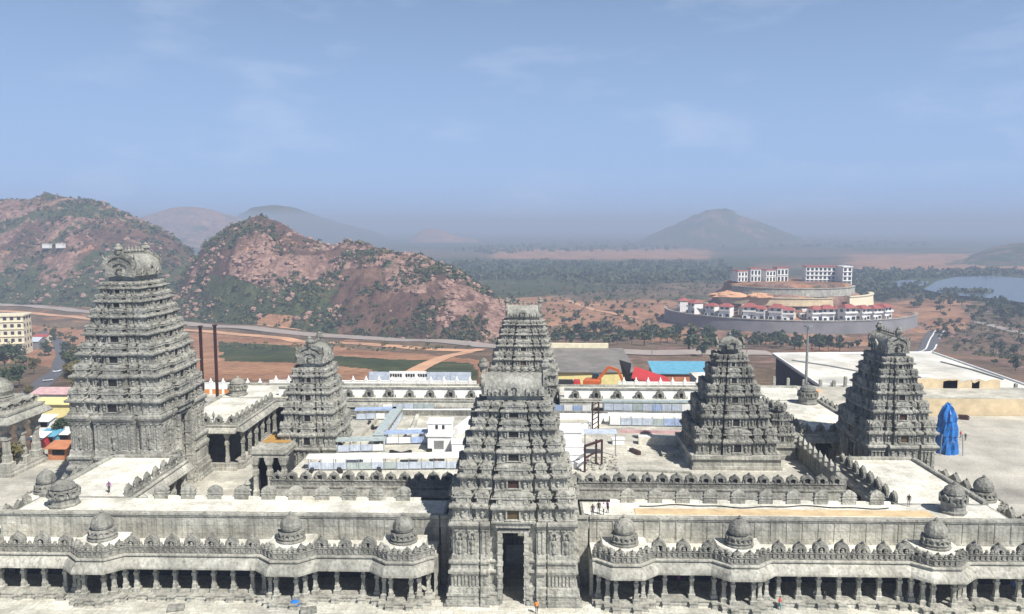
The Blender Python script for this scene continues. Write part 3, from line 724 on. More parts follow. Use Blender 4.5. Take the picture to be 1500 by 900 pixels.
def pedestal_mb():
    mb = MB(); mb.rect_loft(0, 0, [(.52, .52, 0), (.52, .52, .12), (.42, .42, .16), (.42, .42, .45), (.5, .5, .5), (.5, .5, .62)]); return mb
def kudu_mb(w=1.7, h=2.0):
    mb = MB()
    for s in (-1, 1):
        mb.box(s*.44*w-.12*w, s*.44*w+.12*w, -.02, .5, 0, .30*h); mb.lathe([(.13*w, .30*h), (.16*w, .36*h), (.10*w, .44*h), (.02*w, .52*h)], 6, (s*.44*w, .22, 0))
        mb.lathe([(.09*w, 0), (.11*w, .1*h), (.06*w, .16*h), (.09*w, .24*h), (.03*w, .32*h)], 6, (s*.78*w*.92, .15, 0))
    mb.box(-.46*w, .46*w, .08, .62, 0, .14*h)
    mb.arch((0, -.14, .10*h), (0, -1), .84*w, .80*h, .54, .75)
    mb.arch((0, -.02, .06*h), (0, -1), 1.0*w, .94*h, .80, .62, False)
    mb.lathe([(.07*w, .98*h), (.10*w, 1.03*h), (.02*w, 1.12*h)], 6, (0, .2, 0))
    return mb
def dome_mb():
    mb = MB(); mb.lathe([(1.62, 0), (1.66, .18), (1.45, .28), (1.52, .42), (1.60, .52), (1.36, .66), (1.30, .85), (1.42, .95), (1.40, 1.05), (1.02, 1.15), (.98, 1.30)], 16)
    mb.lathe([(.98, 1.29), (1.16, 1.34), (1.24, 1.62), (1.20, 1.95), (1.05, 2.3), (.80, 2.6), (.50, 2.82), (.25, 2.93), (.20, 3.0), (.26, 3.08), (.05, 3.3)], 16)
    for k in range(8):
        a = math.pi*2*k/8; mb.arch((1.5*math.cos(a), 1.5*math.sin(a), .5), (math.cos(a), math.sin(a)), .8, .72, .5, .22)
    return mb
PROTO = {}
def proto(key, mb, m, name, parent, loc, rz=0, scale=None):
    if key not in PROTO:
        o = mb().build(name, m, parent, loc); o.rotation_euler = (0, 0, rz); PROTO[key] = o
        if scale: o.scale = scale
        return o
    return share(PROTO[key], name, parent, loc, rz, scale)
def cloister(label, loc, rz, u0, u1, pavs, kudus, cols, sgn=1, deep=6.0, wall=True):
    """pillared cloister: local x runs along the wall (u), the wall face is y = 0, the gallery projects to -y"""
    t = thing('cloister', label, 'cloister', loc, rz)
    yl = -4.3; us = [u0]
    line = []
    def put(u, y): line.append((u*sgn, y))
    put(u0, yl if not any(abs(p-u0) < 3.4 for p in pavs) else yl)
    for p in pavs:
        for du, dy in ((-3.3, 0), (-1.45, -1.6), (1.45, -1.6), (3.3, 0)):
            if u0 < p+du < u1: put(p+du, yl+dy)
    put(u1, yl); line.sort(key=lambda q: q[0])
    xa, xb = min(u0*sgn, u1*sgn), max(u0*sgn, u1*sgn)
    mb = MB(); sweep(mb, line, [(.95, 0), (.95, .30), (.80, .34), (.80, .55), (.88, .58), (.88, .70), (-.2, .70), (-.2, 0)])
    mb.build('plinth', M['stone_pale'], t)
    mb = MB(); inner = offset_poly(line, -.2); mb.add([(x, y, .694) for x, y in inner]+[(xb, deep, .694), (xa, deep, .694)], [tuple(range(len(inner)+2))])
    mb.build('gallery_floor', M['stone_pale'], t)
    mb = MB(); sweep(mb, line, [(1.25, 4.02), (1.28, 4.12), (1.20, 4.35), (1.02, 4.70), (.72, 5.02), (.42, 5.2), (.36, 5.34), (.58, 5.40), (.60, 5.56), (.34, 5.62), (-.35, 5.62), (-.35, 4.15), (.9, 4.12)])
    mb.build('eave', M['stone_pale'], t)
    mb = MB(); sweep(mb, line, [(.22, 5.60), (.24, 5.78), (.10, 5.82), (.10, 6.28), (.20, 6.32), (.20, 6.42), (-.22, 6.42), (-.22, 5.60)])
    n = int((xb-xa)/.62)                           # little carved knobs along the parapet
    for i in range(n):
        x = xa+(i+.5)*(xb-xa)/n
        y = np.interp(x, [q[0] for q in line], [q[1] for q in line])
        mb.lathe([(.2, 0), (.26, .16), (.16, .3), (.2, .42), (.04, .6)], 6, (x, y, 6.40)); mb.box(x-.13, x+.13, y-.26, y-.1, 5.82, 6.26)
    mb.build('parapet', M['stone_dark'], t)
    mb = MB(); inner = offset_poly(line, -.2)
    for z0, z1 in ((5.2, 5.66),):
        bot = [(x, y, z0) for x, y in inner]+[(xb, 0, z0), (xa, 0, z0)]; top = [(x, y, z1) for x, y, _ in bot]; mb.loft([bot, top])
    mb.build('terrace', M['lime'], t)
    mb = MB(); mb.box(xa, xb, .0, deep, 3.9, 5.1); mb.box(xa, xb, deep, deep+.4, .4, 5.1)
    mb.build('back_wall', M['shade_granite'], t)  # the gallery's inner shade is put into this dark stone colour
    for x in (xa, xb): mb = MB(); mb.box(x-.2, x+.2, yl+.6, deep-.01, .4, 5.09); mb.build('end_wall', M['stone_pale'], t)
    if wall: xf = sorted((sgn*(u0-2.3), sgn*(u0-.21))); mb = MB(); mb.box(xf[0], xf[1], .02, .45, 0, 8.7); mb.box(xf[0], xf[1], -.18, .5, 8.71, 8.97); mb.build('flank_wall', M['stone_pale'], t)
    if wall:
        mb = MB(); mb.box(xa, xb, 0, .5, 5.14, 8.72); mb.box(xa, xb, -.22, .62, 8.72, 8.98); mb.box(xa, xb, -.12, .55, 8.5, 8.66); mb.box(xa, xb, -.10, .0, 5.66, 5.95)
        k = int((xb-xa)/1.9)
        for i in range(k): x = xa+(i+.5)*(xb-xa)/k; mb.box(x-.10, x+.10, -.07, 0, 5.95, 8.5)
        mb.build('upper_wall', M['stone_pale'], t)
    for u in cols: 
        x = u*sgn; y = np.interp(x, [q[0] for q in line], [q[1] for q in line])+.15
        proto('col', lambda: column_mb(3.36), M['stone_pale'], 'column', t, (x, y, .70)); proto('ped', pedestal_mb, M['stone_pale'], 'pedestal', t, (x, y-1.05, .06))
    for p in pavs:
        for du in (-3.1, -2.1, -1.2, 1.2, 2.1, 3.1):
            x = (p+du)*sgn; y = yl+(-1.45 if abs(du) < 1.5 else -.85 if abs(du) < 2.5 else -.05)
            if u0+.3 < p+du < u1: proto('col', None, None, 'column', t, (x, y, .70)); proto('ped', None, None, 'pedestal', t, (x, y-1.05, .06))
        proto('dome', dome_mb, M['stone_dark'], 'dome', t, (p*sgn, yl+.95, 7.0), 0, (1.05, 1.05, 1.08))
        lid = MB(); lp = [(p*sgn+dx, yl+dy) for dx, dy in ((-2.7, .45), (-1.3, -1.05), (1.3, -1.05), (2.7, .45), (2.7, 2.9), (-2.7, 2.9))]; lid.loft([[(x, y, 5.665) for x, y in lp], [(x, y, 6.85) for x, y in lp], [(p*sgn+(x-p*sgn)*.96, yl+.9+(y-yl-.9)*.96, 7.0) for x, y in lp]]); lid.build('raised_roof', M['lime'], t)
        for du, a in ((-2.75, -.75), (-1.9, -.75), (-.75, 0), (.75, 0), (1.9, .75), (2.75, .75)):
            x = (p+du)*sgn; y = yl+(-.35 if abs(du) > 2.5 else -1.05 if abs(du) > 1.5 else -1.62)
            proto('kudu', kudu_mb, M['stone_dark'], 'arch_ornament', t, (x, y+.1, 5.8), a*sgn*1.0, (.66, .8, .66))
    for u in kudus: proto('kudu', None, None, 'arch_ornament', t, (u*sgn, yl, 5.84))
    return t
def spaced(a, b, step):
    n = max(1, round((b-a)/step)); return [a+(b-a)*(i+.5)/n for i in range(n)]
pv = [13.3, 27.0, 50.2]
kd = [17.4, 20.3, 23.2]+spaced(30.3, 47.5, 2.6)+[54.4, 57.3, 60.3, 63.2]
cl = [18.1, 21.3]+spaced(30.4, 47.0, 2.5)+[54.6, 57.2, 59.8, 62.6]
cloister('pillared front cloister left of the central gate, with three domes on its white terrace', (AX, 95, 0), 0, 9.4, 65.2, pv, kd, cl, -1)
cloister('pillared front cloister right of the central gate, casting its shadow to the left', (AX, 95, 0), 0, 9.4, 66.0, pv, kd, cl, 1)
# the flanks: same galleries turned along the side walls (local u runs away from the front)
cloister('pillared side cloister along the left outer wall, seen at the left edge', (-66, 95, 0), -math.pi/2, 1, 27, [13], spaced(17, 26, 2.6)+spaced(1.5, 9, 2.6), spaced(1, 27, 2.6), -1, wall=False)
cloister('pillared side cloister along the right outer wall, its dark ornaments facing the plaza', (59.5, 95, 0), math.pi/2, 1, 27, [13], spaced(17, 26, 2.6)+spaced(1.5, 9, 2.6), spaced(1, 27, 2.6), 1, wall=False)
cloister('far stretch of the right side cloister behind the shadowed tower', (59.5, 95, 0), math.pi/2, 45, 78, [60], spaced(46, 56, 2.6)+spaced(64, 77, 2.6), spaced(45, 78, 2.6), 1, wall=False)

def wing(label, x0, x1, y0, y1, openings, copings, kud=(), z=8.7, name='temple_wing', roof='lime', colstep=3.4):
    """flat-roofed hall: openings = sides with eave and columns, copings = sides with a solid wall and coping, kud = sides with arch ornaments"""
    cx, cy = (x0+x1)/2, (y0+y1)/2; t = thing(name, label, 'temple hall', (cx, cy, 0)); hx, hy = (x1-x0)/2, (y1-y0)/2
    mb = MB(); mb.box(-hx, hx, -hy, hy, z-1.3, z-.02); mb.build('roof_slab', M['stone'], t)
    mb = MB(); mb.box(-hx+.3, hx-.3, -hy+.3, hy-.3, z-.3, z); mb.build('roof_terrace', M[roof], t)
    core = MB(); i = 3.2
    core.box(-hx+(i if 'W' in openings else .1), hx-(i if 'E' in openings else .1), -hy+(i if 'S' in openings else .1), hy-(i if 'N' in openings else .1), 0, z-1.3); core.build('inner_wall', M['shade_granite'] , t)  # stone this dark paints in the unlit depth of the hall
    S = {'S': ((-hx, -hy), (hx, -hy), 0), 'E': ((hx, -hy), (hx, hy), math.pi/2), 'N': ((hx, hy), (-hx, hy), math.pi), 'W': ((-hx, hy), (-hx, -hy), -math.pi/2)}
    for sd in 'SENW':
        a, b, rot = S[sd]; L = math.hypot(b[0]-a[0], b[1]-a[1]); ux, uy = (b[0]-a[0])/L, (b[1]-a[1])/L
        if sd in openings:
            mb = MB(); sweep(mb, [a, b], [(1.2, z-1.75), (1.24, z-1.62), (1.05, z-1.30), (.7, z-.95), (.35, z-.75), (.32, z-.62), (.5, z-.56), (.5, z-.4), (.003, z-.36), (.003, z-1.5)]); mb.build('eave', M['stone_pale'], t)
            for u in spaced(0, L, colstep): proto('wcol', lambda: column_mb(z-1.5, .3), M['stone'], 'column', t, (a[0]+ux*u+uy*.3, a[1]+uy*u-ux*.3+(.3 if sd == 'S' else 0), .02), rot)
            mb = MB(); sweep(mb, [a, b], [(.9, 0), (.9, .5), (.7, .55), (.7, 1.2), (-.2, 1.2), (-.2, 0)]); mb.build('plinth', M['stone_pale'], t)
        if sd in copings:
            mb = MB(); sweep(mb, [a, b], [(.22, z-.06), (.22, z+.32), (.1, z+.42), (-.45, z+.42), (-.55, z+.32), (-.55, z-.06)]); mb.build('coping', M['stone'], t)
            if sd not in openings: mb = MB(); sweep(mb, [a, b], [(.05, 0), (.05, z-.07), (-.3, z-.07), (-.3, 0)]); mb.build('outer_wall', M['stone_pale'], t)
        if sd in kud:
            st = 2.6
            for u in spaced(0, L, st): proto('kudu', None, None, 'arch_ornament', t, (a[0]+ux*u-uy*.25, a[1]+uy*u+ux*.25, z-.15), rot, (.85, .8, .8))
    return t
wing('front hall with white lime roof left of the central gate', -66, -10.8, 95.05, 101.2, 'N', '', '', name='temple_wing')
wing('front hall right of the central gate, its white roof edged with ochre sand', 6.4, 59.5, 95.05, 101.2, 'N', '', '')
wing('hall along the left outer wall, running back from the front corner to the tallest tower', -66, -54.2, 101.25, 119.5, 'E', 'WN', 'E')
wing('hall along the right outer wall, running back from the front corner to the shadowed tower', 47.6, 59.5, 101.25, 121.2, 'W', 'EN', 'W')
wing('hall with white roof behind the tallest tower, its dark openings facing the viewer', -66, -54.2, 141.0, 162.5, 'SE', 'W', 'SE')
wing('hall with white roof and shaded eave left behind the shadowed tower', 47.6, 59.5, 137.5, 162.5, 'SW', 'E', 'SW')
wing('white-roofed rear hall with dark arch ornaments, left of the far gate tower', -66, -9.6, 162.55, 176, 'S', 'N', '')
wing('white-roofed rear hall with dark arch ornaments, right of the far gate tower', 6.0, 59.5, 162.55, 176, 'S', 'N', '')
# rear parapets: whitewashed wall with grey arches standing before it
for x0, x1, lab in ((-54, -10.5, 'whitewashed parapet with dark arches on the rear hall, left of the far gate tower'), (7, 47, 'whitewashed parapet with dark arches on the rear hall, right of the far gate tower')):
    t = thing('parapet_wall', lab, 'parapet', (0, 163.4, 8.7)); mb = MB(); mb.box(x0, x1, 1.2, 1.6, 0, 1.7); mb.build('wall', M['white'], t)
    mb = MB(); mb.box(x0, x1, 1.0, 1.8, 1.7, 1.95); mb.build('coping', M['stone'], t)
    for u in spaced(x0, x1, 4.4): proto('kudu', None, None, 'arch_ornament', t, (u, 0, -.1), 0, (1.0, 1.0, 1.0))
# inner edge of the front roof: rounded heads standing in the gaps
for sgn, lab in ((-1, 'row of white rounded heads along the back edge of the front roof, left half'), (1, 'row of white rounded heads along the back edge of the front roof, right half')):
    t = thing('roof_parapet', lab, 'parapet', (AX, 101.0, 8.7)); mb = MB(); x0, x1 = sorted((sgn*12.5, sgn*49)); mb.box(x0, x1, -.15, .2, 0, .35); mb.build('kerb', M['lime'], t)
    for u in spaced(13, 49, 3.75):
        def head():
            m_ = MB(); m_.rect_loft(0, 0, [(.9, .3, 0), (.9, .3, .7), (1.0, .38, .75), (1.0, .38, .85), (.85, .3, .9), (.95, .34, 1.2), (.8, .3, 1.5), (.4, .2, 1.75), (.1, .1, 1.9)]); return m_
        proto('head', head, M['stone'], 'rounded_head', t, (sgn*u, 0, 0))
mb = MB(); mb.box(13.2, 50.5, 96.6, 98.6, 8.703, 8.76); o = structure(mb, 'sand_layer', M['mud'], 'strip of ochre sand spread on the front roof right of the gate', 'stuff'); o['category'] = 'sand'

# -- inner enclosure round the sanctum
ie = thing('inner_enclosure', 'raised inner hall block whose pale flat roof carries the square shrine tower', 'temple hall', (3.3, 130, 0))
X0, X1, Y0, Y1, ZF = -40.3, 40.3, -22, 24, 7.2
mb = MB(); mb.box(X0, X1, Y0+1.5, Y1, 0, 6.2)
for x in spaced(X0, X1, 3.74): mb.box(x-.35, x+.35, Y0+.2, Y0+1.5, .0, 6.19)
mb.box(X0-.4, X1+.4, Y0-.5, Y0, 0, 1.1); mb.build('wall', M['stone'], ie)
mb = MB(); mb.box(X0, X1, Y0, Y1, 6.2, ZF); mb.build('roof_terrace', M['court'], ie)
mb = MB(); sweep(mb, [(X0, Y0), (X1, Y0)], [(1.3, 6.9), (1.34, 7.05), (1.1, 7.35), (.7, 7.7), (.35, 7.95), (.5, 8.0), (.5, 8.2), (.2, 8.3), (.2, 8.95), (.3, 9.0), (.3, 9.1), (-.3, 9.1), (-.3, 6.5), (.9, 6.9)]); mb.build('eave', M['stone_dark'], ie)
for x in spaced(X0, X1, 2.02): proto('kudu', None, None, 'arch_ornament', ie, (x, Y0-.1, 8.9), 0, (.95, .9, .72))
mb = MB(); sweep(mb, [(X1, Y0), (X1, Y1)], [(.4, 0), (.4, 9.6), (.6, 9.65), (.6, 9.85), (-.5, 9.85), (-.5, 6.2), (.0, 0)]); sweep(mb, [(X1, Y1), (X0, Y1)], [(.4, 0), (.4, 8.2), (-.3, 8.2), (-.3, 0)]); mb.build('side_wall', M['stone_dark'], ie)
for y in spaced(Y0+1, Y1-1, 2.15):
    def merlon():
        m_ = MB(); m_.rect_loft(0, 0, [(.6, .3, 0), (.6, .3, .3), (.4, .25, .35), (.62, .3, .6), (.5, .25, .95), (.15, .12, 1.2), (.03, .03, 1.5)]); return m_
    proto('merlon', merlon, M['stone_pale'], 'merlon', ie, (X1-.25, y, 9.85), math.pi/2)

# ================================================================== ON AND AROUND THE INNER ROOF
def simple(name, label, cat, mb, m, loc=(0, 0, 0), rz=0, group=None):
    o = mb.build(name, m, None, loc); o.rotation_euler = (0, 0, rz); return tag(o, label, cat, group)
# entrance hall before the smaller tower
t = thing('entrance_hall', 'small open hall with dark doorways and ochre roof patch, before the smaller tower', 'temple hall', (-42.0, 127.5, 0))
mb = MB(); mb.box(-2.7, 2.7, -5.6, 5.6, 8.0, 9.3); mb.box(-2.9, 2.9, -5.8, 5.8, 8.6, 8.95); mb.build('roof_slab', M['stone_pale'], t)
mb = MB(); mb.box(-2.4, 2.0, -1.5, 4.5, 9.303, 9.42); mb.build('sand_bed', M['ochre_sand'], t)
mb = MB(); mb.box(-1.9, 2.3, 2.2, 5, 0, 8.0); mb.box(-2.6, -2.2, -4.6, 5, 0, 8.0); mb.box(2.2, 2.6, -4.6, 5, 0, 8.0); mb.build('inner_wall', M['shade_granite'], t)  # gloom of the doorways is painted into the dark stone
for x in (-2.3, 0, 2.3): proto('bigcol', lambda: column_mb(8.0, .36), M['stone_pale'], 'column', t, (x, -5.1, 0))
for x in (-2.3, 2.3): share(PROTO['bigcol'], 'column', t, (x, 0, 0))
t = thing('lamp_tower', 'stepped white stone lamp pillar in the court left of the entrance hall', 'stone pillar', (-43.5, 116.5, 0))
mb = MB(); mb.rect_loft(0, 0, [(1.3, 1.3, 0), (1.3, 1.3, .6), (.9, .9, .7), (.9, .9, 1.4), (1.1, 1.1, 1.5), (.6, .6, 1.8)]); mb.build('base', M['stone_pale'], t)
mb = MB(); mb.lathe([(.5, 1.8), (.42, 3.0), (.7, 3.1), (.4, 3.3), (.36, 4.4), (.62, 4.5), (.34, 4.7), (.3, 5.4), (.5, 5.5), (.1, 6.2)], 8); mb.build('shaft', M['stone_pale'], t)
# barrier runs of pale blue panels on posts
def barrier(label, p0, p1, h=1.3, z=7.2, m='blue_sheet', step=2.0, group='pale blue panel barriers on the inner roof', canopy=None):
    p0, p1 = Vector((*p0, z)), Vector((*p1, z)); d = p1-p0; L = d.length; t = thing('panel_barrier', label, 'barrier', tuple(p0), math.atan2(d.y, d.x), group)
    n = max(1, round(L/step))
    for i in range(n):
        mb = MB(); x0, x1 = L*i/n+.06, L*(i+1)/n-.06; jz = rng.uniform(-.06, .06)
        mb.box(x0, x1, -.03, .03, .22+jz, h+jz)
        for k in range(4): x = x0+(x1-x0)*(k+.5)/4; mb.box(x-.05, x+.05, -.07, -.03, .22+jz, h+jz)
        mb.build('panel', M[m] if rng.random() < .6 else M[rng.choice(('white', 'panel_grey', 'panel_blue'))], t)
    if canopy:
        mb = MB(); mb.box(-.3, L+.3, .05, 1.9, 2.05, 2.15); mb.box(-.3, L+.3, .0, .05, 1.85, 2.22); mb.build('canopy', M[canopy], t)
        for i in range(0, n+1, 2): mb = MB(); mb.box(L*i/n-.05, L*i/n+.05, 1.7, 1.8, 0, 2.05); mb.build('rear_post', M['grey_metal'], t)
    for i in range(n+1):
        mb = MB(); mb.box(L*i/n-.05, L*i/n+.05, .031, .13, 0, 2.05 if canopy else h+.25); mb.box(L*i/n-.3, L*i/n+.3, .0, .5, 0, .06); mb.build('post', M['grey_metal'], t)
    return t
def roofpt(x, y, z=7.2): p = atZ(x, y, z); return (p[0], p[1])
barrier('long pale blue panel barrier nearest the front, left of the central gate', roofpt(452, 690), roofpt(672, 688), canopy='white')
barrier('second pale blue panel barrier, stepping behind the front one toward the white block', roofpt(478, 664), roofpt(562, 662), canopy='panel_grey')
barrier('pale blue panel barrier running in front of the white stair block', roofpt(566, 652), roofpt(655, 650), canopy='panel_blue')
barrier('pale blue panel barrier slanting back from the middle of the left inner roof', roofpt(562, 655), roofpt(590, 612), canopy='panel_grey')
barrier('bluish panel barrier farthest back right of the smaller tower', roofpt(522, 616), roofpt(578, 615), canopy='panel_blue')
barrier('bluish panel barrier along the rear of the left inner roof', roofpt(560, 602), roofpt(636, 600))
barrier('upper row of pale blue panels along the rear of the right inner roof', roofpt(884, 603), roofpt(1012, 604), 1.6, canopy='panel_grey')
barrier('lower row of pale blue panels before the rear of the right inner roof', roofpt(893, 624), roofpt(1004, 626), 1.6, canopy='white')
barrier('short row of pale grey panels behind the white block right of the gate', roofpt(812, 604), roofpt(866, 606), 1.6, m='white')
# white stair blocks
t = thing('stair_block', 'white two-stage stair block with two small dark windows, left of the central gate', 'roof block', (*roofpt(644, 662), 7.2))
mb = MB(); mb.box(-2.0, 2.0, 0, 3.2, 0, 2.6); mb.box(-2.2, 2.2, -.2, 3.4, 2.6, 2.8); mb.build('lower_stage', M['white'], t)
mb = MB(); mb.box(-2.4, 1.6, 3.6, 7.0, 0, 3.9); mb.box(-2.6, 1.8, 3.4, 7.2, 3.9, 4.1); mb.build('upper_stage', M['white'], t)
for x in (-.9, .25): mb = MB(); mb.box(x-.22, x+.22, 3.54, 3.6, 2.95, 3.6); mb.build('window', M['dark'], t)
mb = MB(); mb.box(-.9, .7, -.06, 0, .5, 1.9); mb.build('door', M['grey_metal'], t)
t = thing('stair_block', 'plain white block with banded steps, right beside the central gate tower', 'roof block', (*roofpt(838, 680), 7.2))
mb = MB(); mb.box(-2.6, 1.6, 2, 6.5, 0, 4.6); mb.box(-2.8, 1.8, 1.8, 6.7, 4.6, 4.9); mb.build('upper_stage', M['white'], t)
for k in range(3): mb = MB(); mb.box(-2.2, 1.8, -2.6+k*1.5, -1.1+k*1.5, 0, .9+.9*k); mb.box(-2.3, 1.9, -2.7+k*1.5, -1.1+k*1.5, .9+.9*k, 1.05+.9*k); mb.build('step', M['white'], t)
def roof_run(label, pts, w, h, m, name, cat, z=7.2):
    mb = MB()
    for a, b in zip(pts, pts[1:]):
        p, q = roofpt(*a), roofpt(*b); mb.bar((*p, z+h/2), (*q, z+h/2), w/2, h/2)
    return simple(name, label, cat, mb, m)
roof_run('pale kerb wall slanting back right of the smaller tower', [(520, 650), (552, 618)], .5, .7, M['court'], 'kerb_wall', 'low wall')
roof_run('cream low wall across the right inner roof before the barriers', [(935, 650), (1003, 652)], 1.5, 1.4, M['lime'], 'kerb_wall', 'low wall')
roof_run('thin grey kerb running from the white block toward the barriers', [(862, 636), (938, 632)], .7, .8, M['court'], 'kerb_wall', 'low wall')
for lab, pts in (('dark duct bent along the roof before the front barrier', [(455, 694), (462, 684), (492, 684), (500, 694)]), ('dark duct on the roof in the middle of the front barrier', [(532, 683), (552, 683), (557, 694)]),
                 ('dark duct under the barrier near the white stair block', [(572, 664), (588, 668), (602, 664)]), ('dark duct beside the slanting kerb', [(541, 620), (547, 630), (566, 628)]),
                 ('dark duct lying at the foot of the white stair block', [(626, 662), (646, 660)])):
    roof_run(lab, pts, .5, .55, M['black'], 'duct', 'duct')
# maroon steel columns and beams right of the gate
t = thing('steel_trestle', 'maroon lattice steel column rising behind the white block right of the gate', 'steel frame', (*roofpt(872, 633), 7.2))
for dx in (-.55, .55):
    mb = MB(); mb.box(dx-.14, dx+.14, -.14, .14, 0, 5.6); mb.build('upright', M['maroon'], t)
for k in range(6): mb = MB(); mb.bar((-.5, 0, .4+k*.9), (.5, 0, 1.1+k*.9), .07); mb.build('brace', M['maroon'], t)
t = thing('steel_trestle', 'maroon steel trestle standing on the roof in front of the white block', 'steel frame', (*roofpt(866, 692), 7.2))
for dx, dy in ((-1.0, 0), (1.0, 3.4), (1.9, 3.4)):
    mb = MB(); mb.box(dx-.16, dx+.16, dy-.16, dy+.16, 0, 4.2); mb.build('upright', M['maroon'], t)
mb = MB(); mb.bar((-1, 0, 4.1), (1.9, 3.4, 4.1), .16); mb.build('beam', M['maroon'], t)
mb = MB(); mb.bar((-1, 0, 2.2), (1.0, 3.4, 2.2), .12); mb.build('beam', M['maroon'], t)
t = thing('canopy_sheet', 'pale blue sheet canopy above the maroon trestle', 'canopy', (*roofpt(878, 668), 7.2))
mb = MB(); mb.box(-2.6, 2.8, -1.3, 1.3, 4.0, 4.15); mb.build('sheet', M['blue_sheet'], t)
mb = MB()
for x in (-2.4, 2.6): mb = MB(); mb.box(x-.08, x+.08, -.1, .1, 0, 4.0); mb.build('post', M['grey_metal'], t)
t = thing('roof_shaft', 'short dark pipe leaning on the right inner roof', 'pipe', (*roofpt(930, 664), 7.2)); mb = MB(); mb.bar((-.5, 1.0, .3), (.6, -1.2, .35), .3); mb.build('pipe', M['maroon'], t)
mb = MB(); mb.bar((-.6, 1.1, .0), (-.6, 1.1, .5), .2); mb.build('foot', M['black'], t)
for lab, pts, w_, h_, m_ in (
    ('white kerb wall along the left inner roof behind the second barrier', [(500, 648), (556, 646)], .6, .8, 'lime'), ('white low wall between the barriers on the left inner roof', [(470, 678), (560, 676)], .9, .9, 'white'),
    ('cream low wall right of the middle barrier on the left inner roof', [(585, 672), (664, 670)], .9, .8, 'lime'), ('pinkish kerb before the farthest left barrier', [(548, 634), (574, 632)], .5, .5, 'pink_sheet'),
    ('pale kerb wall slanting left of the white stair block', [(598, 648), (612, 612)], .6, .8, 'court'), ('long low white step along the rear of the left inner roof', [(540, 607), (690, 606)], 1.2, .9, 'white'),
    ('long low white step along the rear of the right inner roof', [(820, 613), (1010, 615)], 1.2, .9, 'white'), ('pinkish kerb under the lower right barrier', [(905, 634), (1000, 636)], .4, .6, 'pink_sheet'),
    ('stone kerb crossing the right inner roof before the shrine tower', [(920, 690), (1012, 694)], .4, .35, 'stone_pale'), ('short white wall right of the white stair block', [(668, 640), (690, 622)], .9, 1.6, 'white'),
    ('white wall behind the block right of the gate', [(845, 640), (885, 616)], .8, 1.4, 'white')):
    roof_run(lab, pts, w_, h_, M[m_], 'kerb_wall', 'low wall')
for i, (px, py, w_, h_, lab) in enumerate(((610, 640, 1.5, 1.3, 'small white box plinth left of the white stair block'), (600, 680, 1.2, .8, 'low grey box between the two front barriers, middle one'), (520, 682, 1.2, .9, 'low grey box between the two front barriers, left one'), (640, 680, 1.1, .9, 'low grey box between the two front barriers, right one'),
                             (905, 650, 1.0, 1.0, 'small pale box right of the leaning pipe, on the right inner roof'), (978, 668, .9, .6, 'small stone block left of the shrine tower plinth'), (676, 664, 1.6, 2.2, 'pale box beside the central gate tower, left side'))):
    mb = MB(); mb.rect_loft(0, 0, [(w_, w_*.7, 0), (w_, w_*.7, h_*.85), (w_+.12, w_*.7+.12, h_*.86), (w_+.12, w_*.7+.12, h_)]); simple('roof_plinth', lab, 'plinth', mb, M['court' if i % 2 else 'white'], (*roofpt(px, py), 7.2), rng.uniform(-.15, .15))
# rubble and sacks along the inner side of the front ornaments
mb = MB()
for i in range(150):
    x, y = roofpt(rng.uniform(846, 905), rng.uniform(668, 690)); r = rng.uniform(.12, .4); mb.lathe([(r, 0), (r*.9, r*.5), (r*.3, r*.8)], 5, (x, y, 7.2))
o = structure(mb, 'rubble', M['stone_pale'], 'pale rubble heaped on the inner roof right of the gate tower', 'stuff'); o['category'] = 'rubble'

# corner turrets on the front roofs
def corner_turret(label, loc, r, h):
    t = thing('roof_turret', label, 'turret', loc, 0, 'corner turrets')
    mb = MB(); mb.lathe([(r*1.0, 0), (r*1.05, .08*h), (r*.9, .12*h), (r*.9, .30*h), (r*1.05, .34*h), (r*1.05, .40*h), (r*.78, .45*h), (r*.78, .52*h)], 8); mb.build('body', M['stone'], t)
    mb = MB(); mb.lathe([(r*.80, .52*h), (r*.90, .56*h), (r*.72, .60*h), (r*.80, .66*h), (r*.70, .80*h), (r*.4, .90*h), (r*.12, .94*h), (r*.16, .97*h), (.02, 1.06*h)], 12)
    for k in range(8):
        a = math.pi*2*(k+.5)/8; mb.arch((r*1.02*math.cos(a), r*1.02*math.sin(a), .38*h), (math.cos(a), math.sin(a)), r*.7, .26*h, .5, .2)
    mb.build('dome', M['stone_dark'], t); return t
corner_turret('round domed turret at the left corner of the front roof', (-60.9, 98.2, 8.7), 1.9, 3.6)
corner_turret('spiked turret at the right corner of the front roof', (53.6, 98.4, 8.7), 1.6, 3.9)
corner_turret('domed turret standing by the far right corner of the rear hall', (56.5, 160, 8.7), 2.0, 4.2)
corner_turret('domed turret by the far left corner of the rear hall', (-63, 165, 8.7), 2.0, 4.0)
corner_turret('grey turret on the left side cloister, beside the sloping parapet', (-73.4, 125.5, 3.0), 2.8, 6.5)
# free-standing pavilion at the far left
t = thing('pavilion', 'free-standing stone pavilion on slender columns at the left edge', 'pavilion', (-99.0, 141, 0))
mb = MB(); mb.rect_loft(0, 0, [(6, 6, 0), (6, 6, .5), (5.5, 5.5, .55), (5.5, 5.5, 1.0)]); mb.build('plinth', M['stone_pale'], t)
for x in (-4.2, 4.2):
    for y in (-4.2, 0, 4.2): proto('pcol', lambda: column_mb(8.6, .55), M['stone_pale'], 'column', t, (x, y, 1.0))
mb = MB(); mb.rect_loft(0, 0, [(6.4, 6.4, 9.5), (6.5, 6.5, 9.7), (6.1, 6.1, 10.3), (5.4, 5.4, 10.9), (5.6, 5.6, 11.0), (5.6, 5.6, 11.4), (4.6, 4.6, 11.5), (4.6, 4.6, 12.3), (4.9, 4.9, 12.4), (4.9, 4.9, 12.7), (3.2, 3.2, 12.9), (3.2, 3.2, 13.4)])
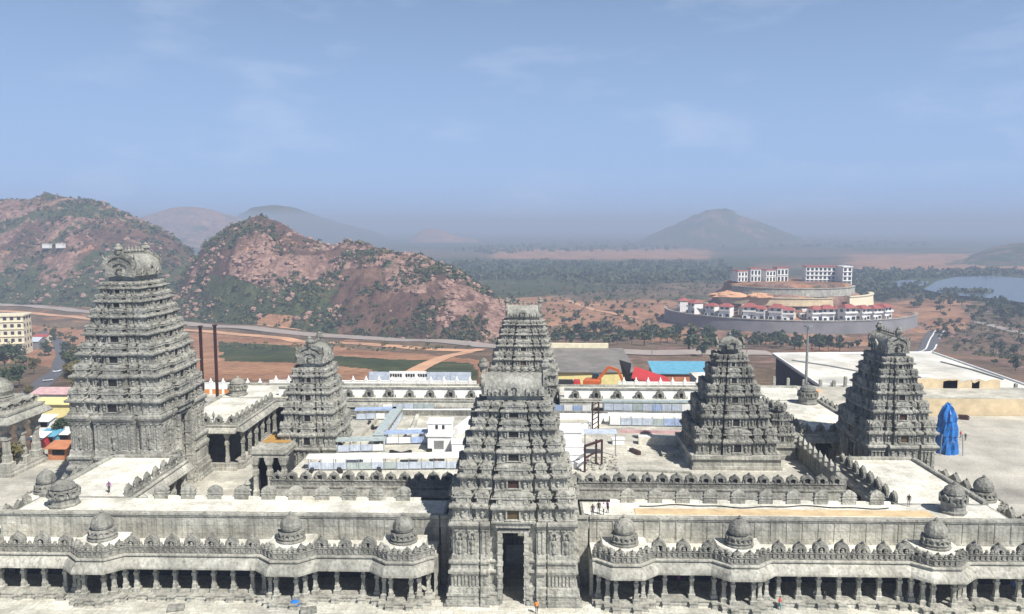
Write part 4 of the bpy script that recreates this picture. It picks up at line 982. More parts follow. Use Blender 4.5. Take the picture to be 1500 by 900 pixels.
for k, f in enumerate(((0, -1), (1, 0), (0, 1), (-1, 0))):
    for s in (-3.4, 0, 3.4): mb.arch((f[0]*4.9-f[1]*s, f[1]*4.9+f[0]*s, 11.4), f, 1.9, 1.7, .5, .5)
mb.build('roof', M['stone'], t)
mb = MB(); mb.lathe([(2.6, 13.4), (2.9, 13.6), (2.6, 13.8), (2.9, 14.6), (2.7, 15.6), (2.0, 16.4), (.9, 17.0), (.3, 17.2), (.4, 17.5), (.05, 18.2)], 16); mb.build('dome', M['stone_dark'], t)

# masts and posts
t = thing('steel_post', 'left one of two tall maroon steel posts right of the tallest tower', 'post', (atY(297, 570, 188)[0], 188, 0), 0, 'two maroon posts'); mb = MB(); mb.box(-.38, .38, -.07, .07, 0, 20.5); mb.box(-.07, .07, -.35, .35, 0, 20.5); mb.build('shaft', M['maroon'], t); mb = MB(); mb.box(-.5, .5, -.5, .5, 20.4, 20.7); mb.build('cap', M['maroon'], t)
dup(t, (atY(318, 570, 190)[0], 190, 0), .1, 'right one of two tall maroon steel posts right of the tallest tower')
t = thing('lamp_mast', 'thin grey lighting mast rising behind the shaded right hall', 'mast', (atY(1179, 600, 178)[0], 178, 0)); mb = MB(); mb.lathe([(.32, 0), (.30, 12), (.22, 22)], 8); mb.build('pole', M['grey_metal'], t)
mb = MB(); mb.lathe([(.1, 22), (.9, 22.2), (.9, 22.5), (.2, 22.7)], 10); mb.build('lamp_head', M['grey_metal'], t)
for px, py, h, lab in ((955, 500, 16, 'thin white lamp pole beside the hedge trees left of the shrine tower'), (1057, 520, 15, 'thin pale lamp pole on the field right of the shrine tower'), (1093, 520, 15, 'thin pale lamp pole left of the white roof')):
    p = hit(px, py+22); t = thing('lamp_pole', lab, 'lamp pole', tuple(p)); mb = MB(); mb.lathe([(.25, 0), (.15, h)], 6); mb.build('pole', M['grey_metal'], t); mb = MB(); mb.bar((0, 0, h), (1.6, 0, h+.3), .1); mb.build('arm', M['grey_metal'], t)

# draped shrine on the plaza
t = thing('draped_shrine', 'small tapering structure wrapped in bright blue tarpaulin on the plaza', 'draped structure', (82.6, 155.5, 0)); mb = MB(); rings = []
nr = np.random.RandomState(5)
for z, r in ((0, 2.7), (1.2, 2.5), (2.6, 2.35), (3.3, 2.1), (3.6, 2.45), (5.0, 2.2), (6.4, 1.9), (6.8, 2.05), (8.0, 1.6), (9.0, 1.15), (9.7, .5), (9.9, .1)):
    rings.append([(.84*r*(1+.10*math.sin(a*9+z*.6)+.07*nr.randn())*math.cos(a), .84*r*(1+.10*math.sin(a*9+z*.6)+.07*nr.randn())*math.sin(a), z+.12*nr.randn()) for a in np.linspace(0, 2*math.pi, 28, endpoint=False)])
mb.loft(rings); mb.build('tarpaulin', M['blue_tarp'], t)
for zr in (2.4, 5.2, 7.4): mb = MB(); rr_ = np.interp(zr, [0, 3.5, 7, 9.9], [2.5, 2.1, 1.75, .3])*.9; mb.tube([(rr_*math.cos(a), rr_*math.sin(a), zr) for a in np.linspace(0, 6.29, 20)], .05, 4); mb.build('rope', M['stone_dark'], t)
for x in (-2.3, 2.1): mb = MB(); mb.tube([(x, -2.4, 0), (x*.9, -2.3, 4.2)], .09, 6); mb.build('scaffold_pole', M['grey_metal'], t)

# ================================================================== BEHIND THE TEMPLE
def boundary(label, p0, p1, zb, h, gaps=3.4):
    t = thing('boundary_wall', label, 'wall', (*p0, zb)); L = math.hypot(p1[0]-p0[0], p1[1]-p0[1]); t.rotation_euler = (0, 0, math.atan2(p1[1]-p0[1], p1[0]-p0[0]))
    mb = MB(); mb.box(0, L, -.2, .2, 1.3, h); mb.box(0, L, -.3, .3, h, h+.2); mb.build('wall', M['white'], t)
    mb = MB(); mb.box(0, L, -.26, .26, 0, 1.3); mb.build('painted_band', M['orange_band'], t)
    for u in spaced(0, L, gaps):
        def pr():
            m_ = MB(); m_.rect_loft(0, 0, [(.32, .34, 0), (.32, .34, h+.3), (.42, .44, h+.35), (.42, .44, h+.5), (.25, .25, h+.6), (.05, .05, h+1.5)]); return m_
        proto('bpost%.1f' % h, pr, M['white'], 'post', t, (u, 0, 0))
M['orange_band'] = plain('orange_painted_band', (.60, .24, .06), .8, .3)
wy = 206
boundary('white boundary wall with orange foot and pointed posts behind the temple, left part', (atY(395, 560, wy)[0], wy), (atY(698, 560, wy)[0], wy), 0, 3.6)
boundary('white boundary wall with orange foot behind the temple, right of the far gate tower', (atY(905, 560, wy)[0], wy), (atY(1030, 560, wy)[0], wy), 0, 3.6)
boundary('white boundary wall stretch between the tallest tower and the smaller tower', (atY(300, 560, wy)[0], wy), (atY(390, 560, wy)[0], wy), 0, 2.8)
t = thing('hoarding', 'pale blue hoarding with dark illegible lettering above the rear boundary wall', 'hoarding', (0, 209, 0)); xx = [atY(x, 552, 209)[0] for x in (540, 570, 625, 660, 690)]
for i in range(4):
    mb = MB(); mb.box(xx[i]+.05, xx[i+1]-.05, 0, .1, 3.2, 5.6+.2*(i == 1)); mb.build('panel', M['white'] if i == 1 else M['blue_sheet'], t)
mb = MB()
for g0, n in ((571.5, 5), (594, 4), (612, 4)):
    for k in range(n): x = atY(g0+k*3.6, 552, 209)[0]; mb.box(x, x+.5, -.05, -.002, 4.2+.12*(k % 2), 5.1)
mb.build('lettering', M['dark'], t)
for x in xx: mb = MB(); mb.box(x-.06, x+.06, .11, .22, 0, 5.6); mb.build('post', M['grey_metal'], t)
# sheds
def shed(name, label, x0, x1, y0, y1, zb, eave, ridge, wallm, roofm, kind='gable'):
    t = thing(name, label, 'shed', ((x0+x1)/2, (y0+y1)/2, zb)); a, b = (x1-x0)/2, (y1-y0)/2
    mb = MB(); mb.box(-a, a, -b, b, 0, eave)
    if kind == 'gable': mb.add([(-a+.02, -b+.02, eave), (-a+.02, b-.02, eave), (-a+.02, b-.02, eave+.01), (-a+.02, 0, ridge-.3), (a-.02, -b+.02, eave), (a-.02, b-.02, eave), (a-.02, 0, ridge-.3)], [(0, 3, 1), (4, 5, 6)])
    mb.build('wall', wallm, t)
    mb = MB(); o = .6
    if kind == 'gable':
        for s in (-1, 1): mb.add([(-a-o, s*(b+o), eave-.1), (a+o, s*(b+o), eave-.1), (a+o, 0, ridge), (-a-o, 0, ridge), (-a-o, s*(b+o), eave+.1), (a+o, s*(b+o), eave+.1), (a+o, 0, ridge+.2), (-a-o, 0, ridge+.2)], [(0, 1, 2, 3), (4, 5, 6, 7), (0, 1, 5, 4), (1, 2, 6, 5), (3, 0, 4, 7)])
    else: mb.add([(-a-o, -b-o, eave), (a+o, -b-o, eave), (a+o, b+o, ridge), (-a-o, b+o, ridge), (-a-o, -b-o, eave+.25), (a+o, -b-o, eave+.25), (a+o, b+o, ridge+.25), (-a-o, b+o, ridge+.25)], [(0, 1, 2, 3), (4, 5, 6, 7), (0, 1, 5, 4), (1, 2, 6, 5), (2, 3, 7, 6), (3, 0, 4, 7)])
    mb.build('roof', roofm, t); return t
sp = [atZ(806, 510, -6), atZ(912, 510, -6), atZ(934, 545, -9), atZ(790, 545, -9)]
t = thing('shed', 'large grey sheet-roofed shed with yellow front wall behind the right part of the temple', 'shed', (0, 0, 0))
mb = MB(); vs = [tuple(p) for p in (sp[3], sp[2], sp[1], sp[0])]; mb.loft([[(x, y, z-.3) for x, y, z in vs], vs]); mb.build('roof', M['grey_sheet'], t)
mb = MB(); mb.box(sp[3][0]+1.5, sp[2][0]-3, sp[3][1]+1.2, sp[3][1]+1.6, -16, -9.4); mb.build('front_wall', M['yellow_wall'] if 'yellow_wall' in M else M['yellow'], t)
mb = MB(); mb.add([(sp[2][0]-1, sp[2][1]+1, -17), (sp[1][0]-1, sp[1][1]-1, -17), (sp[1][0]-1, sp[1][1]-1, -6.4), (sp[2][0]-1, sp[2][1]+1, -9.4)], [(0, 1, 2, 3)]); mb.box(sp[3][0]+2, sp[2][0]-2, sp[3][1]+1.7, sp[0][1]-2, -18, -9.6); mb.build('hall_body', M['black'], t)
mb = MB(); mb.box(sp[0][0], sp[1][0]-6, sp[0][1]+.3, sp[0][1]+2.5, -9, -4.2); mb.build('ridge_wall', M['cream'], t)
a = atZ(958, 556, -3); t = thing('shed', 'bright red sloping lean-to shed with black gable beside the grey shed', 'shed', (a[0], a[1], -8))
mb = MB(); mb.add([(-7, 0, 5.2), (6.5, 0, 2.2), (5.5, 9, 3.8), (-5, 9, 7.2), (-7, 0, 5.5), (6.5, 0, 2.5), (5.5, 9, 4.1), (-5, 9, 7.5)], [(0, 3, 2, 1), (4, 5, 6, 7), (0, 1, 5, 4), (1, 2, 6, 5), (2, 3, 7, 6), (3, 0, 4, 7)]); mb.build('roof', M['red'], t)
mb = MB(); mb.box(-6.5, 6, .6, 8, -3, 2.1); mb.build('wall', M['red'], t)
mb = MB(); mb.add([(-7.2, -.2, -2), (-7.2, 9, -2), (-6, 9, 8.5), (-10.5, 4, 10.5), (-7.2, -.2, 5)], [(0, 1, 2, 3, 4)]); mb.build('gable_sheet', M['black'], t)
a = atZ(1003, 548, -3); shed('shed', 'shed with sky blue metal roof and terracotta wall left of the shrine tower', a[0]-9.5, a[0]+11, a[1]+2, a[1]+13, -11, 7.6, 9.6, M['orange_wall'], M['sky_roof'], 'lean')
# orange excavator
a = atY(862, 572, 216); t = thing('excavator', 'orange excavator with raised bent boom behind the rear wall', 'excavator', (a[0]+1, 216, 0), -.25)
for s in (-1, 1):
    mb = MB(); mb.loft([[(x, s*1.3+dy, z) for x, z in ((-2.2, .3), (-1.8, 0), (1.8, 0), (2.2, .3), (2.2, .7), (1.8, 1.0), (-1.8, 1.0), (-2.2, .7))][::(1 if dy > 0 else 1)] for dy in (-.3, .3)]); mb.build('track', M['black'], t)
mb = MB(); mb.rect_loft(0, 0, [(2.2, 1.6, 1.05), (2.3, 1.65, 1.3), (2.3, 1.65, 2.3), (1.8, 1.5, 2.6)]); mb.build('body', M['orange'], t)
mb = MB(); mb.rect_loft(.9, .8, [(1.0, .75, 2.55), (1.0, .75, 3.2), (.8, .65, 4.1)]); mb.build('cab', M['glass'], t)
mb = MB(); mb.bar((1.5, -.3, 2.2), (4.6, -.3, 6.2), .28, .42); mb.bar((4.5, -.3, 6.2), (7.2, -.3, 5.4), .26, .36); mb.build('boom', M['orange'], t)
mb = MB(); mb.bar((7.1, -.3, 5.7), (8.6, -.3, 2.2), .22, .32); mb.build('arm', M['orange'], t)
mb = MB(); mb.loft([[(8.1, -.9, 2.3), (9.1, -.9, 2.2), (9.3, -.9, 1.2), (8.2, -.9, 1.1)], [(8.1, .4, 2.3), (9.1, .4, 2.2), (9.3, .4, 1.2), (8.2, .4, 1.1)]]); mb.build('bucket', M['grey_metal'], t)
a = atY(838, 572, 214); t = thing('truck', 'small dark and red truck behind the rear wall right of the far gate tower', 'truck', (a[0]-1, 214, 0))
mb = MB(); mb.box(-3.2, 1.2, -1.1, 1.1, 1.0, 2.6); mb.build('cargo_bed', M['black'], t); mb = MB(); mb.rect_loft(2.3, 0, [(1.0, 1.05, .7), (1.0, 1.05, 1.8), (.8, .95, 2.7)]); mb.build('cab', M['red'], t)
for x in (-2.2, 2.2):
    for s in (-1, 1):
        mb = MB(); mb.loft([[(x+.5*math.cos(q), s*1.0+d, .5+.5*math.sin(q)) for q in np.linspace(0, 2*math.pi, 12, endpoint=False)] for d in (-.15, .15)]); mb.build('wheel', M['black'], t)

# white-roofed block with its terraces at right
t = thing('white_roof_block', 'broad low block with huge flat white roof behind the shadowed tower', 'building', (0, 0, 0))
c4 = [atZ(1132, 519, -3), atZ(1366, 517, -3), atZ(1528, 574, -3), atZ(1440, 573, -3), atZ(1200, 565, -3)]
vs = [tuple(p) for p in c4][::-1]
mb = MB(); mb.loft([[(x, y, -3.7) for x, y, z in vs], [(x, y, -3) for x, y, z in vs]]); mb.build('roof', M['roofwhite'], t)
cxm, cym = np.mean([v[0] for v in vs]), np.mean([v[1] for v in vs]); mb = MB(); ins = [(cxm+(x-cxm)*.97, cym+(y-cym)*.97) for x, y, z in vs]
mb.loft([[(x, y, -16) for x, y in ins], [(x, y, -3.71) for x, y in ins]]); mb.build('wall', M['shade_granite'], t)  # dark wall colour stands in for the shadow beneath the roof
mb = MB()
for (x0, y0, z0), (x1, y1, z1) in zip(vs, vs[1:]+vs[:1]): mb.bar((x0, y0, -2.8), (x1, y1, -2.8), .25, .3)
mb.build('roof_edge', M['white'], t)
def terrace(name, label, x0, x1, y0, y1, z0, z1, wallm, topm, posts=0, cat='terrace'):
    t = thing(name, label, cat, ((x0+x1)/2, (y0+y1)/2, z0)); a, b = (x1-x0)/2, (y1-y0)/2
    mb = MB(); mb.box(-a, a, -b, b, -1, z1-z0-.15); mb.build('retaining_wall', wallm, t); mb = MB(); mb.box(-a, a, -b, b, z1-z0-.15, z1-z0); mb.build('floor', topm, t)
    for i in range(posts):
        x = -a+(i+.5)*2*a/posts+rng.uniform(-.6, .6)
        def pp():
            m_ = MB(); m_.rect_loft(0, 0, [(.35, .35, 0), (.35, .35, 2.2), (.2, .2, 2.4)]); return m_
        proto('stub', pp, M['stone'], 'post', t, (x, b-1, z1-z0), 0, (1, 1, rng.uniform(.6, 1.2)))
    return t
terrace('stone_terrace', 'long cream retaining terrace along the far edge of the plaza', 86, 150, 186.2, 199, 0, 4.2, M['sandwall'], M['court'])
terrace('stone_terrace', 'upper cream terrace with stub posts before the white roof', 78, 150, 199.3, 211, -2, 1.2, M['sandwall'], M['court'], 12)
terrace('stone_terrace', 'pale terrace with stub posts between the lighting mast and the shadowed tower', 61.5, 84, 183, 205, 0, 3.2, M['stone_pale'], M['court'], 6)
terrace('stone_terrace', 'pale cleared terrace behind the rear hall, right of the shrine tower', 47, 61, 190, 232, 0, 1.6, M['court'], M['lime'], 0)
for lab, px, py in (('heap of orange earth left of the lighting mast, behind the rear hall', 1165, 590), ('heap of orange earth right of the shrine tower, behind the rear hall', 1107, 584), ('low heap of orange earth right of the lighting mast', 1192, 586)):
    a = atZ(px, py, 1); mb = MB(); nrr = np.random.RandomState(px)
    mb.loft([[(R1*(1+.18*nrr.randn())*math.cos(q)*1.4, R1*(1+.15*nrr.randn())*math.sin(q), z) for q in np.linspace(0, 2*math.pi, 16, endpoint=False)] for R1, z in ((3.4, 0), (2.9, .9), (2.0, 1.9), (1.0, 2.6), (.2, 2.9))]); simple('earth_heap', lab, 'earth heap', mb, M['verge'], (a[0], a[1], 1.0 if py < 588 else .4))

for px, py, w_, rz_, lab in ((1442, 606, 2.0, .5, 'pile of dark timber lying by the long cream retaining terrace'), (1412, 614, 1.1, -.3, 'small dark heap of timber left of the larger timber pile')):
    a = atZ(px, py, 0); t = thing('timber_pile', lab, 'timber', (a[0], a[1], 0), rz_)
    for k in range(6): mb = MB(); mb.bar((-w_, k*.3-.8, .15+.28*(k % 3)), (w_*rng.uniform(.7, 1), k*.34-.9, .15+.28*(k % 3)), .13); mb.build('beam', M['maroon'], t)
for px, py, w_, h_, lab in ((1372, 566, 5, 2.6, 'broken cream wall piece on the upper terrace, beside the shadowed tower'), (1407, 567, 4.5, 2.2, 'broken cream wall piece on the upper terrace, middle one'), (1443, 570, 3.5, 2.4, 'broken cream wall piece on the upper terrace, right one')):
    a = atY(px, py, 198); mb = MB(); nn = 7; top = [h_*rng.uniform(.6, 1) for _ in range(nn+1)]
    for k in range(nn): mb.add([(-w_+2*w_*k/nn, -.3, 0), (-w_+2*w_*(k+1)/nn, -.3, 0), (-w_+2*w_*(k+1)/nn, .3, 0), (-w_+2*w_*k/nn, .3, 0), (-w_+2*w_*k/nn, -.3, top[k]), (-w_+2*w_*(k+1)/nn, -.3, top[k+1]), (-w_+2*w_*(k+1)/nn, .3, top[k+1]), (-w_+2*w_*k/nn, .3, top[k])], [(4, 5, 6, 7), (0, 1, 5, 4), (2, 3, 7, 6)]+([(3, 0, 4, 7)] if k == 0 else [])+([(1, 2, 6, 5)] if k == nn-1 else []))
    simple('wall_fragment', lab, 'wall piece', mb, M['sandwall'], (a[0], 198, 4.2))
for lab, p0, p1, r_ in (('thin grey pipe laid across the huge white roof, left part', (1160, 528), (1262, 545), .25), ('thin grey pipe laid along the right part of the huge white roof', (1378, 530), (1470, 556), .25), ('dark cable lying over the right front roof', None, None, .08)):
    mb = MB()
    if p0: a, b = atZ(*p0, -2.8), atZ(*p1, -2.8); mb.tube([tuple(a), tuple((a+b)/2+np.array([1, .5, 0])), tuple(b)], r_, 6)
    else: mb.tube([(x, 99.5+.35*math.sin(x*.4)+.2*math.sin(x*1.1), 8.8) for x in np.linspace(14, 46, 40)], r_, 5)
    simple('cable' if not p0 else 'roof_pipe', lab, 'cable' if not p0 else 'pipe', mb, M['black' if not p0 else 'grey_metal'])
# left background
a = hit(14, 522); t = thing('apartment_building', 'cream flat-roofed building with rows of dark windows at the left edge', 'building', (a[0]-14, a[1]+12, a[2]-1), .25)
mb = MB(); mb.box(-22, 20, -9, 9, 0, 33); mb.box(-23, 21, -10, 10, 33, 34.2); mb.build('wall', M['cream'], t)
for k in range(5):
    mb = MB(); mb.box(-22.6, 20.6, -9.7, -9.0, 4.2+k*6.0, 5.0+k*6.0); mb.build('ledge', M['cream'], t)
    for j in range(8): mb = MB(); x = -19.5+j*5.2; mb.box(x-1.3, x+1.3, -9.06, -8.9, 5.8+k*6.0, 8.6+k*6.0); mb.build('window', M['glass'], t)
    for j in range(3): mb = MB(); y = -6+j*6; mb.box(19.9, 20.06, y-1.2, y+1.2, 5.8+k*6.0, 8.6+k*6.0); mb.build('window', M['glass'], t)
def gab(label, px, py, w, d, h, rid, wallm, roofm, name='shed', kind='gable', rz=0):
    a = hit(px, py); s = shed(name, label, a[0]-w/2, a[0]+w/2, a[1], a[1]+d, a[2]-.3, h, rid, wallm, roofm, kind); s.rotation_euler = (0, 0, rz)
gab('long yellow walled shed left of the tallest tower', 80, 614, 12, 5, 4.4, 4.9, M['yellow'], M['yellow'], kind='lean')
gab('shed with faded pink sheet roof behind the yellow shed', 72, 588, 13, 12, 3.0, 4.2, M['cream'], M['pink_sheet'])
gab('pale grey gabled house between trees below the cream building', 38, 512, 22, 12, 7, 10, M['grey_wall'], M['blue_sheet'])
gab('small house with red roof beside the grey gabled house', 58, 503, 12, 10, 6, 8, M['cream'], M['red_roof'])
for i, (px, py, w, c, lab) in enumerate(((54, 660, 2.4, 'red', 'small red booth behind the left pavilion'), (71, 655, 3.2, 'sky_roof', 'light blue stall behind the left pavilion'), (90, 652, 3.4, 'maroon', 'dark red stall left of the tallest tower'), (86, 674, 4.0, 'orange_wall', 'low terracotta kiosk left of the tallest tower'), (64, 632, 3.0, 'white', 'white cabin above the stalls at left'))):
    a = atZ(px, py, 0); t = thing('booth', lab, 'booth', (a[0], a[1], 0)); mb = MB(); mb.box(-w/2, w/2, 0, 2.6, 0, 2.4); mb.build('body', M[c], t)
    mb = MB(); mb.add([(-w/2-.3, -.8, 2.3), (w/2+.3, -.8, 2.3), (w/2+.3, 2.9, 3.0), (-w/2-.3, 2.9, 3.0), (-w/2-.3, -.8, 2.45), (w/2+.3, -.8, 2.45), (w/2+.3, 2.9, 3.15), (-w/2-.3, 2.9, 3.15)], [(0, 3, 2, 1), (4, 5, 6, 7), (0, 1, 5, 4), (1, 2, 6, 5), (2, 3, 7, 6), (3, 0, 4, 7)]); mb.build('roof', M['white'] if i % 2 == 0 else M[c], t)
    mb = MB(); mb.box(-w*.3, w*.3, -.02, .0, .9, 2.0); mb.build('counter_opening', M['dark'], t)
def car(label, p, rz, m):
    t = thing('parked_car', label, 'car', tuple(p), rz)
    mb = MB(); mb.rect_loft(0, 0, [(2.0, .78, .35), (2.15, .86, .5), (2.15, .86, .85), (2.0, .82, .95)]); mb.build('body', m, t)
    mb = MB(); mb.rect_loft(-.15, 0, [(1.3, .76, .95), (.85, .66, 1.45)]); mb.build('cabin', M['glass'], t)
    for x in (-1.3, 1.3):
        for s in (-1, 1):
            mb = MB(); mb.loft([[(x+.33*math.cos(q), s*.8+d, .33+.33*math.sin(q)) for q in np.linspace(0, 2*math.pi, 10, endpoint=False)] for d in (-.1, .1)]); mb.build('wheel', M['black'], t)
p = hit(84, 546); car('white car on the access road left of the tallest tower', p+np.array([0, 0, .35]), 1.2, M['white'])
p = hit(70, 560); car('grey car on the access road below the white car', p+np.array([0, 0, .35]), .6, M['grey_metal'])
for i, (px, py, lab) in enumerate(((72, 357+5, 'left of two tiny white houses on the slope of the left hill'), (93, 357+5, 'right of two tiny white houses on the slope of the left hill'))):
    XX, DD, ZZ, _ = HILLS[1]; qx, qy = project(XX, DD, ZZ); k = np.argmin(np.where(DD < 1400, (qx-px)**2+(qy-py)**2, 1e9)); i0 = np.unravel_index(k, XX.shape)
    t = thing('small_house', lab, 'house', (XX[i0], DD[i0]-6, ZZ[i0]-1)); mb = MB(); mb.box(-5, 5, -4, 4, 0, 6); mb.build('wall', M['white'], t); mb = MB(); mb.box(-5.4, 5.4, -4.4, 4.4, 6, 6.5); mb.build('roof', M['white'], t)

# ================================================================== THE MOUND WITH VILLAS
mcx, mcy = atY(1152, 455, 860)[0], 860
RX, RY = 130, 108
def ell(k, ang, dx=0, dy=0): return mcx+dx+RX*k*math.cos(ang), mcy+dy+RY*k*math.sin(ang)
NA = 96; ANG = np.linspace(0, 2*math.pi, NA, endpoint=False)
mb = MB(); rings = []
for k, z in ((1.28, -63), (1.12, -60), (1.0, -58), (.985, -47.2), (.90, -47), (.72, -44), (.62, -40), (.60, -34), (.58, -29), (.54, -28.0), (.525, -25), (.51, -17.5), (.48, -15.6), (.40, -15.2), (.22, -15)):
    up = k < .6; nz = rng.random()*6
    rings.append([(*ell(k*(1+(.06*math.sin(3*a+1)+.05*math.sin(5*a+nz)+.03*math.sin(11*a) if .53 < k < .57 else 0)), a), z+(1.2*math.sin(a*5)+.8*math.sin(a*11+2) if .5 < k < .9 or k > 1.1 else (.5*math.sin(a*4+nz)+.5*math.sin(a*9+2*nz) if up and k > .45 else 0))) for a in ANG])
mb.loft(rings)
m_mound = terrain_mat('mound_earth', .06)
o = mb.build('mound', m_mound); o['kind'] = 'structure'; o['label'] = 'levelled earth mound carrying the villas'; o['category'] = 'mound'
ca = o.data.color_attributes.new('cover', 'FLOAT_COLOR', 'POINT')
ca.data.foreach_set('color', np.array([(.30+.25*math.sin(v.co.x*.09)*math.sin(v.co.y*.11), (.62 if v.co.z > -36 else .50)+.25*math.sin(v.co.x*.05+2), .48+.25*math.sin(v.co.x*.13+v.co.y*.07), 1) for v in o.data.vertices], float).ravel())
t = thing('retaining_wall', 'long curved grey retaining wall round the foot of the villa mound', 'wall', (0, 0, 0)); mb = MB()
aa = np.linspace(math.pi*.93, math.pi*1.91, 80); sec = ((1.012, -60.5), (1.004, -46.2), (.994, -46.2), (.992, -60.5))
rings = [[(*ell(k, a), z-(1 if z < -50 else 0)) for k, z in sec] for a in aa]; n = 4; vs = [p for r in rings for p in r]
mb.add(vs, [(i*n+j, (i+1)*n+j, (i+1)*n+(j+1) % n, i*n+(j+1) % n) for i in range(len(aa)-1) for j in range(n)]+[(3, 2, 1, 0), tuple(range(len(vs)-4, len(vs)))]); mb.build('wall', M['grey_wall'], t)
mb = MB(); rings = [[(*ell(k, a), z) for k, z in ((1.010, -46.18), (1.010, -45.4), (.990, -45.4), (.990, -46.18))] for a in aa]; vs = [p for r in rings for p in r]
mb.add(vs, [(i*n+j, (i+1)*n+j, (i+1)*n+(j+1) % n, i*n+(j+1) % n) for i in range(len(aa)-1) for j in range(n)]); mb.build('coping', M['stone_pale'], t)
def curved_wall(label, k0, a0, a1, z0, z1, m):
    t = thing('terrace_wall', label, 'wall', (0, 0, 0)); mb = MB(); aa = np.linspace(a0, a1, 40)
    rings = [[(*ell(k, a), z) for k, z in ((k0+.02, z0), (k0+.01, z1), (k0-.01, z1), (k0-.012, z0))] for a in aa]; vs = [p for r in rings for p in r]
    mb.add(vs, [(i*4+j, (i+1)*4+j, (i+1)*4+(j+1) % 4, i*4+(j+1) % 4) for i in range(39) for j in range(4)]+[(3, 2, 1, 0), (156, 157, 158, 159)]); mb.build('wall', m, t)
    mb = MB(); rings = [[(*ell(k, a), z) for k, z in ((k0+.018, z1), (k0+.018, z1+.8), (k0-.016, z1+.8), (k0-.016, z1))] for a in aa]; vs = [p for r in rings for p in r]
    mb.add(vs, [(i*4+j, (i+1)*4+j, (i+1)*4+(j+1) % 4, i*4+(j+1) % 4) for i in range(39) for j in range(4)]); mb.build('coping', m, t)
for px, py, D, q, lab in ((1066, 429, 806, .8, 'large heap of orange earth on the upper left of the villa mound'), (1112, 430, 800, .55, 'second heap of orange earth on the mound below the top row of houses')):
    a = atY(px, py, D); nrr = np.random.RandomState(px); mb = MB()
    mb.loft([[(q*R1*(1+.3*nrr.randn())*math.cos(w)*2.2, q*R1*(1+.2*nrr.randn())*math.sin(w), q*z*(1+.18*nrr.randn())) for w in np.linspace(0, 2*math.pi, 18, endpoint=False)] for R1, z in ((9.5, -3), (8, 0), (6, 2.2), (3, 4.0), (.6, 4.8))]); simple('earth_heap', lab, 'earth heap', mb, M['verge' if px < 1150 else 'mud'], tuple(a-np.array([0, 0, 2.0])))
curved_wall('cream terrace wall above the villas, long left part', .615, math.pi*1.12, math.pi*1.60, -36, -28.5, M['sandwall'])
curved_wall('short cream wall on the second step of the mound, below the top row of buildings', .515, math.pi*1.10, math.pi*1.92, -27.5, -19.5, M['stone_pale'])
curved_wall('tall bright cream terrace wall above the villas at the right', .66, math.pi*1.66, math.pi*1.97, -41, -27, M['cream'])
def villa_proto():
    t = thing('villa', '', 'villa', (0, 0, 0), 0, 'white villas along the retaining wall')
    mb = MB(); mb.box(-4.6, 4.6, -4.5, 4.5, 0, 9.2); mb.box(-5.0, -1.2, -6.2, -4.5, 0, 3.0); mb.build('wall', M['white'], t)
    mb = MB(); mb.box(-4.9, 4.9, -6.0, -4.5, 5.6, 6.0); mb.box(-4.9, 4.9, -6.0, -5.85, 6.0, 6.9); mb.build('balcony', M['white'], t)
    mb = MB(); mb.add([(-5.4, -6.4, 9.2), (5.4, -6.4, 9.2), (5.4, 5.2, 9.2), (-5.4, 5.2, 9.2), (-2.5, -.5, 11.8), (2.5, -.5, 11.8)], [(3, 2, 1, 0), (0, 1, 5, 4), (1, 2, 5), (2, 3, 4, 5), (3, 0, 4)]); mb.build('roof', M['red_roof'], t)
    for x, z, w in ((-2.6, 6.3, 1.0), (2.2, 6.3, 1.3), (2.4, 1.0, 1.5), (-3.0, .6, 1.1)):
        y = -4.56 if not (x == -3.0) else -6.26
        mb = MB(); mb.box(x-w, x+w, y, y+.1, z, z+2.3); mb.build('window', M['glass'], t)
    for z in (1.2, 6.2): mb = MB(); mb.box(-4.66, -4.55, -2, 1.5, z, z+2.0); mb.build('window', M['glass'], t)
    return t
vl = villa_proto(); ordn = ['leftmost', 'second', 'third', 'fourth', 'fifth', 'sixth', 'seventh', 'eighth', 'ninth', 'tenth', 'eleventh', 'twelfth', 'thirteenth', 'fourteenth']
vx = [1003, 1030, 1050, 1068, 1098, 1112, 1135, 1150, 1188, 1204, 1237, 1262, 1283, 1303]
for i, px in enumerate(vx):
    ang = -math.pi+math.acos(max(-1, min(1, (px-1152)/1155*780/RX*-1*-1/.91))) if False else None
    c = max(-.99, min(.99, (atY(px, 465, 775)[0]-mcx)/(RX*.90))); a = -math.acos(c); x, y = ell(.88, a)
    lab = (ordn[i]+' from the left' if i else 'leftmost')+' of the white red-roofed villas above the grey curved wall'
    if i == 0: vl.location = (x, y, -47.3); vl.scale = (1.25, 1.2, 1.3); vl['label'] = lab; v = vl
    else: v = dup(vl, (x, y, -47.3), 0, lab, tuple(np.array((1.25, 1.2, 1.3))*rng.uniform(.88, 1.08)))
    v.rotation_euler = (0, 0, a+math.pi/2+rng.uniform(-.25, .25))
for i, px in enumerate((1215, 1250, 1290)):
    c = max(-.97, min(.97, (atY(px, 455, 800)[0]-mcx)/(RX*.74))); a = -math.acos(c); x, y = ell(.75, a); dup(vl, (x, y, -45), a+math.pi/2, ('left', 'middle', 'right')[i]+' one of three villas in the second row at the right of the mound', (1, 1, .9))
